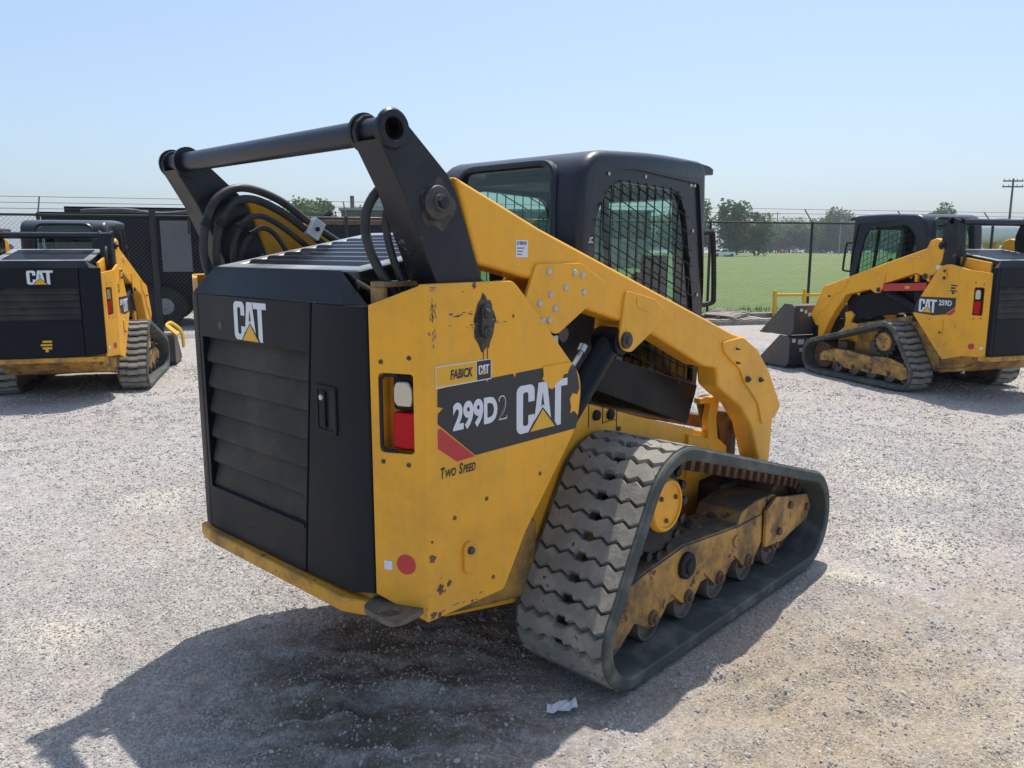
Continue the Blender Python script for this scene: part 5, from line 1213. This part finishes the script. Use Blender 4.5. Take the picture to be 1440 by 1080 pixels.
# ------------------------------------------------------------------ trailer and yard behind the fence
tr = thing('dump_trailer', 'black high sided dump trailer standing behind the chain link fence', 'trailer', fpt(-16.2, 1.6), math.atan2(FD.y, FD.x))
m = MB(); m.xz([(-.85, .95), (3.2, .95), (3.2, 2.30), (-.95, 2.30)], .0, 2.3); body = m.build('body', M['black'], tr, bevel=.01)
for k in range(7):
    x = -.80 + k * .62; m = MB(); m.box(x, x + .09, -.06, -.002, .96, 2.25); m.build('side_rib', M['black'], body, bevel=.008)
m = MB(); m.box(-1.0, 3.25, -.07, .09, 2.302, 2.40); m.build('top_rail', M['black'], body, bevel=.01)
m = MB(); m.box(-1.0, 3.25, 2.22, 2.38, 2.302, 2.62); m.build('top_rail', M['black'], body, bevel=.01)
m = MB(); m.tube([(-.4, 1.0, 2.42), (.4, 1.0, 2.46), (1.2, 1.0, 2.38), (2.1, 1.0, 2.46), (3.1, 1.0, 2.40)], .09, 8, 4); m.build('rolled_tarp', M['greysteel'], body)
m = MB(); m.box(-.9, 3.3, .25, .40, .66, .94); m.box(-.9, 3.3, 1.9, 2.05, .66, .94); m.build('frame_rail', M['black'], tr)
for x in (.3, 1.25):
    for y in (.12, 2.0):
        w = MB(); w.lathe((x, y, .43), (0, 1, 0), [(0, .20), (0, .40), (.03, .43), (.22, .43), (.25, .40), (.25, .20)], 24); wh = w.build('wheel', M['tyre'], tr)
        w = MB(); w.lathe((x, y + .01, .43), (0, -1, 0), [(0, .19), (.02, .17), (.03, .06), (.05, .05), (.051, .002)], 18); w.build('rim', M['galv'], wh)
m = MB(); m.box(1.9, 2.5, -.15, .2, .55, .72); m.build('tool_box', M['galv'], tr, bevel=.01)
tr2 = thing('steel_bin', 'black ribbed steel bin with rusty rim behind the fence beside the dump trailer', 'bin', fpt(-12.6, 1.9), math.atan2(FD.y, FD.x))
m = MB(); m.xz([(0, .15), (2.8, .15), (3.0, 2.20), (-.1, 2.20)], 0, 1.8); b = m.build('body', M['black'], tr2, bevel=.01)
m = MB(); m.box(-.12, 3.02, -.05, .06, 2.202, 2.30); m.build('rim', M['rust'], b, bevel=.01)
for k in range(5): m = MB(); m.box(.15 + k * .62, .24 + k * .62, -.05, -.002, .3, 2.18); m.build('rib', M['black'], b, bevel=.008)
wb = thing('slatted_crate', 'tall slatted grey timber crate behind the fence beyond the dump trailer', 'crate', fpt(-19.6, 1.2), math.atan2(FD.y, FD.x))
for k in range(12): m = MB(); m.box(k * .17, k * .17 + .12, 0, .03, .05, 1.75); m.build('slat', M['wood'], wb)
for z in (.3, 1.6): m = MB(); m.box(0, 2.0, .031, .09, z, z + .12); m.build('batten', M['wood'], wb)
m = MB(); m.tube([(-.2, .3, 1.98), (.8, .3, 2.02), (1.9, .3, 1.95)], .10, 9, 4); m.build('tarp_roll', M['greysteel'], wb)

# ------------------------------------------------------------------ buildings, tank, poles
wh = thing('warehouse', 'long low dark grey warehouse with beige lower wall far behind the yard', 'building', (38.8, 54.2, 0), R(-38.5))
m = MB(); m.box(-1, 26, 0, 14, 0, 2.6); m.build('wall', paint('beige_wall', (.38, .33, .26), .8), wh)
m = MB(); m.box(-1.1, 26.1, -.08, 14.1, 2.61, 4.9); m.build('cladding', paint('grey_cladding', (.085, .088, .095), .6), wh)
m = MB(); m.box(-1.3, 26.3, -.25, 14.3, 4.91, 5.10); m.build('roof', paint('pale_roof', (.30, .31, .33), .7), wh)
for k in range(6): m = MB(); m.box(1.0 + k * 4.2, 3.4 + k * 4.2, -.06, -.002, .1, 2.1); m.build('shutter_door', M['galv'], wh)
m = MB(); m.box(1.2, 3.4, 3, 5, 5.11, 6.6); m.build('rooftop_unit', paint('roof_unit', (.30, .33, .27), .7), wh)
m = MB(); m.cyl((-.3, 3, 5.1), (-.3, 3, 6.3), .18, 10); m.build('vent_pipe', M['pole'], wh)
tt = thing('flatbed_truck', 'grey truck with raised loading booms far off before the warehouse', 'truck', (24.5, 36.5, 0), R(-45))
m = MB(); m.box(-3.5, 2.6, 0, 2.3, .9, 1.2); m.build('bed', M['pole'], tt, bevel=.02)
m = MB(); m.xz(rounded([(2.7, .6), (4.6, .6), (4.6, 1.7), (4.1, 2.7), (2.7, 2.7)], .12), 0, 2.3); m.build('truck_cab', M['galv'], tt, bevel=.03)
for x in (-2.5, -1.4, 3.6):
    for y in (.0, 2.02): w = MB(); w.lathe((x, y, .5), (0, 1, 0), [(0, .2), (0, .48), (.03, .5), (.25, .5), (.28, .48), (.28, .2)], 20); w.build('wheel', M['tyre'], tt)
for k, (xa, za, xb, zb3) in enumerate(((-3.2, 1.2, -.2, 3.8), (-1.6, 3.7, 2.5, 2.9), (-3.3, 2.2, 2.2, 3.2))): m = MB(); T = Matrix.Translation((xa, .8 + .3 * k, za)) @ Matrix.Rotation(-math.atan2(zb3 - za, xb - xa), 4, 'Y'); m.box(0, math.hypot(xb - xa, zb3 - za), -.1, .1, -.13, .13, T); m.build('boom', M['pole' if k else 'black'], tt, bevel=.01)
tk = thing('tank_truck', 'white cylindrical tank on a truck bed beyond the fence behind the 259D loader', 'tank truck', (37.0, 6.6, 0), R(-47))
m = MB(); m.lathe((-.6, 0, 2.32), (1, 0, 0), [(0, .02), (.0, .20), (.06, .38), (.16, .47), (.30, .50), (5.0, .50), (5.14, .47), (5.24, .38), (5.30, .02)], 32); tank = m.build('tank', M['whitep'], tk)
m = MB(); m.box(-.62, -.585, -.14, .14, 2.22, 2.42); m.build('red_placard', M['redp'], tank)
m = MB(); m.box(-.4, 5.6, -.55, .55, 1.20, 1.45); m.build('bed', M['pole'], tk, bevel=.02)
for x in (.4, 1.6, 4.9):
    for y in (-.75, .5): w = MB(); w.lathe((x, y, .5), (0, 1, 0), [(0, .2), (0, .48), (.03, .5), (.22, .5), (.25, .48), (.25, .2)], 20); w.build('wheel', M['tyre'], tk)
for x in (.6, 2.3, 4.0): m = MB(); m.box(x, x + .15, -.45, .45, 1.46, 1.95); m.build('saddle', M['barrier'], tk)
m = MB(); m.cyl((1.0, 0, 2.80), (1.0, 0, 2.95), .22, 16); m.build('filler_hatch', M['galv'], tank)
bb = thing('blue_shelter', 'blue tarp shelter roof far beyond the fence behind the white tank', 'shelter', (56.4, 10.2, 0), R(40))
m = MB(); m.yz([(-.75, 2.55), (.75, 2.55), (.5, 3.0), (-.5, 3.0)], -1, 1); m.build('roof', M['blue'], bb, bevel=.03)
for x in (-.9, .9):
    for y in (-.68, .68): m = MB(); m.cyl((x, y, 0), (x, y, 2.55), .04, 8); m.build('leg', M['galv'], bb)
def upole(name, label, x, y, h, arms, mat, rz, r=.14, lamp=False, group=None):
    o = thing(name, label, 'pole', (x, y, 0), rz, group)
    m = MB(); m.cyl((0, 0, -.1), (0, 0, h), r, 10, r * .65); m.build('shaft', mat, o)
    for z, w in arms: m = MB(); m.box(-w / 2, w / 2, -.07, .07, z - .08, z + .08); m.build('crossarm', mat, o)
    for z, w in arms:
        for q in (-.46, -.2, .2, .46): m = MB(); m.cyl((w * q, 0, z + .08), (w * q, 0, z + .28), .05, 8); m.build('insulator', M['galv'], o)
    if lamp:
        m = MB(); m.box(-1.6, .1, -.08, .08, h - .12, h); m.build('lamp_arm', mat, o); m = MB(); m.box(-2.3, -1.5, -.2, .2, h - .16, h + .02); m.build('lamp_head', mat, o)
    return o
upole('utility_pole', 'tall wooden utility pole with two crossarms beyond the white tank', 115.4, 21.4, 10.4, ((10.1, 2.5), (9.4, 2.6)), M['pole'], R(-47), .17)
upole('street_lamp', 'tall street lamp with one arm standing among the far trees', 267.5, 128.9, 13.6, (), M['pole'], R(-47), .22, True)
upole('utility_pole', 'slim pale pole standing before the round far tree', 277.9, 104.7, 16., (), M['galv'], 0, .22)
upole('utility_pole', 'thin far utility pole rising between low treetops beside the street lamp', 300., 138., 16., ((15.2, 2.4),), M['pole'], R(-47), .2)

# ------------------------------------------------------------------ trees
def tree(x, y, h, w, seed, leaf, label, dens=1.0, trunk_frac=.28):
    rd = random.Random(seed); o = thing('tree', label, 'tree', (x, y, 0), rd.uniform(0, 6.28), 'trees beyond the grass field')
    t = MB(); t.tube([(0, 0, -.2), (rd.uniform(-.2, .2), rd.uniform(-.2, .2), h * .3), (rd.uniform(-.4, .4), rd.uniform(-.4, .4), h * .75)], h * .022, 7, 3)
    for k in range(5):
        a = rd.uniform(0, 6.28); z0 = h * rd.uniform(.25, .5); t.tube([(0, 0, z0), (math.cos(a) * w * .18, math.sin(a) * w * .18, z0 + h * .12), (math.cos(a) * w * .34, math.sin(a) * w * .34, z0 + h * .26)], h * .010, 5, 2)
    t.build('trunk', M['bark'], o)
    c = MB(); cl = []
    for k in range(int(40 * dens)):
        z = rd.uniform(trunk_frac * .7, .93); rad = w * .5 * math.sqrt(max(.05, 1 - ((z - .52) / .52) ** 2)); a = rd.uniform(0, 6.28); q = rad * math.sqrt(rd.random()) * .85
        cl.append((q * math.cos(a), q * math.sin(a), z * h, rd.uniform(.13, .24) * w))
    for (cx, cy, cz, r) in cl:
        for k in range(int(70 * dens)):
            v = Vector((rd.gauss(0, 1), rd.gauss(0, 1), rd.gauss(0, .8))).normalized() * r * rd.uniform(.45, 1.08); p = Vector((cx, cy, cz)) + v
            s2 = rd.uniform(.022, .044) * h; u = Vector((rd.gauss(0, 1), rd.gauss(0, 1), rd.gauss(0, 1))).normalized(); b2 = u.orthogonal().normalized()
            c.add([p - u * s2, p + b2 * s2 * .6, p + u * s2, p - b2 * s2 * .6], [(0, 1, 2, 3)])
    me = bpy.data.meshes.new('crown'); me.from_pydata([tuple(q) for q in c.v], [], c.f); me.update(); link('crown', me, M[leaf], o)
TREE_LABELS = {0: 'tall dense tree standing right behind the white car across the field', 1: 'tallest full tree behind the white pickup across the field', 2: 'medium tree beside the tall trees behind the white pickup', 7: 'round olive tree standing behind the slim pale pole', 20: 'lone treetop showing above the roof of the 259D loader', 14: 'small tree rising behind the booms of the far flatbed truck', 15: 'slender tree rising beside the warehouse vent pipe'}
TL = [(336, 170, 14.5, 15), (350, 155, 15.5, 15), (359, 143, 15, 15), (343, 137, 13.5, 13), (362, 131, 14, 14), (160, 93, 12.2, 9.5), (174.7, 90.6, 13.2, 8.5), (187, 91, 11.0, 8), (340, 162, 13, 13), (352, 159, 12, 12), (346, 148, 13.4, 13), (368, 149, 13.2, 14), (334, 127, 17.5, 14), (355, 126.6, 12.5, 13), (242, 172, 13, 12), (264, 174, 14, 13), (252.6, 155.7, 14.5, 13), (213, 124, 13.5, 11), (225, 140, 12, 11), (62, 98.7, 8.6, 6), (69, 106, 9.3, 6), (67.5, 101, 8.4, 5.5), (73, 101, 8.0, 5), (330, 172, 12, 12), (345, 108, 12, 12), (300, 80, 17.5, 10), (320, 190, 14, 14), (333, 165, 12.5, 14), (338, 158, 13.5, 14), (344, 152, 12.5, 14), (349, 146, 13.5, 15), (352, 139, 12.5, 14), (354, 133, 13, 14), (357, 127, 13, 14), (359, 121, 12, 14), (362, 115, 13, 14), (366, 108, 13, 15), (330, 205, 15, 14), (372, 170, 15, 15), (380, 140, 15, 15), (375, 120, 14, 14), (382, 105, 14, 14), (388, 92, 13, 14)]
LB = ['leafy green tree with a broad crown among the trees across the grass field', 'olive green tree with a looser crown among the trees across the grass field']
for i, (x, y, h, w) in enumerate(TL[5:] + TL[:5]): tree(x, y, h, w, 100 + i, 'leaf2' if i in (4, 7, 18, 8) else 'leaf', TREE_LABELS.get(i) or (LB[1] if i in (4, 7, 18, 8) else LB[0]), 1.0 if i < 9 else .8, .16 if h < 14 else .22)

# ------------------------------------------------------------------ cars across the field
def car(name, label, x, y, rz, mat, pick, cat, group=None):
    o = thing(name, label, cat, (x, y, 0), rz, group)
    m = MB(); L2 = 5.4 if pick else 4.7
    lower = [(0, .45), (.1, .95), (.3, 1.02), (L2 - 1.3, 1.06), (L2 - .15, .95), (L2, .80), (L2, .42), (L2 - .2, .32), (.2, .32)]
    m.xz(rounded(lower, .06), -.92, .92); body = m.build('body', mat, o, bevel=.05, seg=3)
    roof = [(1.75, 1.04), (1.85, 1.72), (3.0, 1.76), (3.95, 1.06)] if pick else [(.15, 1.02), (.45, 1.66), (2.7, 1.72), (3.6, 1.06)]
    m = MB(); m.xz(rounded(roof, .12), -.78, .78); cabin = m.build('cabin', mat, o, bevel=.06, seg=3)
    gw = [(roof[0][0] + .16, 1.12), (roof[1][0] + .12, 1.58), (roof[2][0] - .08, 1.60), (roof[3][0] - .25, 1.12)]
    for s in (-1, 1):
        m = MB(); m.xz(gw, s * .775, s * .792); m.build('side_window', M['carglass'], cabin)
        for xx in (.95, L2 - 1.0):
            w = MB(); w.lathe((xx, s * .70, .36), (0, s, 0), [(0, .15), (0, .34), (.03, .36), (.22, .36), (.24, .33), (.24, .20), (.22, .18), (.22, .002)], 18); w.build('wheel', M['tyre'], o)
    m = MB(); a, b = Vector((roof[3][0], 1.09)), Vector((roof[2][0], 1.70)); d = (b - a); nn = Vector((d.y, -d.x)).normalized() * .02
    m.add([(a.x + nn.x + d.x * q, y2, a.y + nn.y + d.y * q) for q in (.06, .9) for y2 in (-.66, .66)], [(0, 1, 3, 2)]); m.build('windscreen', M['carglass'], cabin, smooth=False)
    return o
car('parked_car', 'white sport utility car parked across the field beside a white pickup', 160.5, 88.2, R(-42), M['whitep'], False, 'car')
car('pickup_truck', 'white pickup truck parked across the field beside a white car', 163.6, 84.2, R(140), M['whitep'], True, 'pickup')
for i, (x, y, mt, lab) in enumerate(((332.4, 151.6, 'redcar', 'dark red car'), (336.6, 147, 'whitep', 'small white car'), (340, 143, 'greycar', 'dark grey car'), (343, 140, 'whitep', 'second small white car'), (348, 134, 'greycar', 'grey car before the round tree'))):
    car('parked_car', lab + ' parked far off along the trees beyond the field', x, y, R(-130 + i * 9), M[mt], False, 'car', 'cars along the far trees')

# ------------------------------------------------------------------ summer haze
hm = bpy.data.materials.new('haze'); hm.use_nodes = True; hn = hm.node_tree.nodes; hn.clear()
pv = hn.new('ShaderNodeVolumePrincipled'); pv.inputs['Color'].default_value = (.86, .92, 1, 1); pv.inputs['Density'].default_value = .00038; pv.inputs['Anisotropy'].default_value = .35
ho = hn.new('ShaderNodeOutputMaterial'); hm.node_tree.links.new(pv.outputs[0], ho.inputs['Volume'])
ex = float(max(abs(gx[0]), abs(gx[-1]), abs(gy[0]), abs(gy[-1]))) + 60
hb = MB(); hb.box(-ex, ex, -ex, ex, -1.1, 21.)
tag(hb.build('haze', hm, None, smooth=False), 'thin pale summer haze over the yard and field', 'haze', kind='stuff')
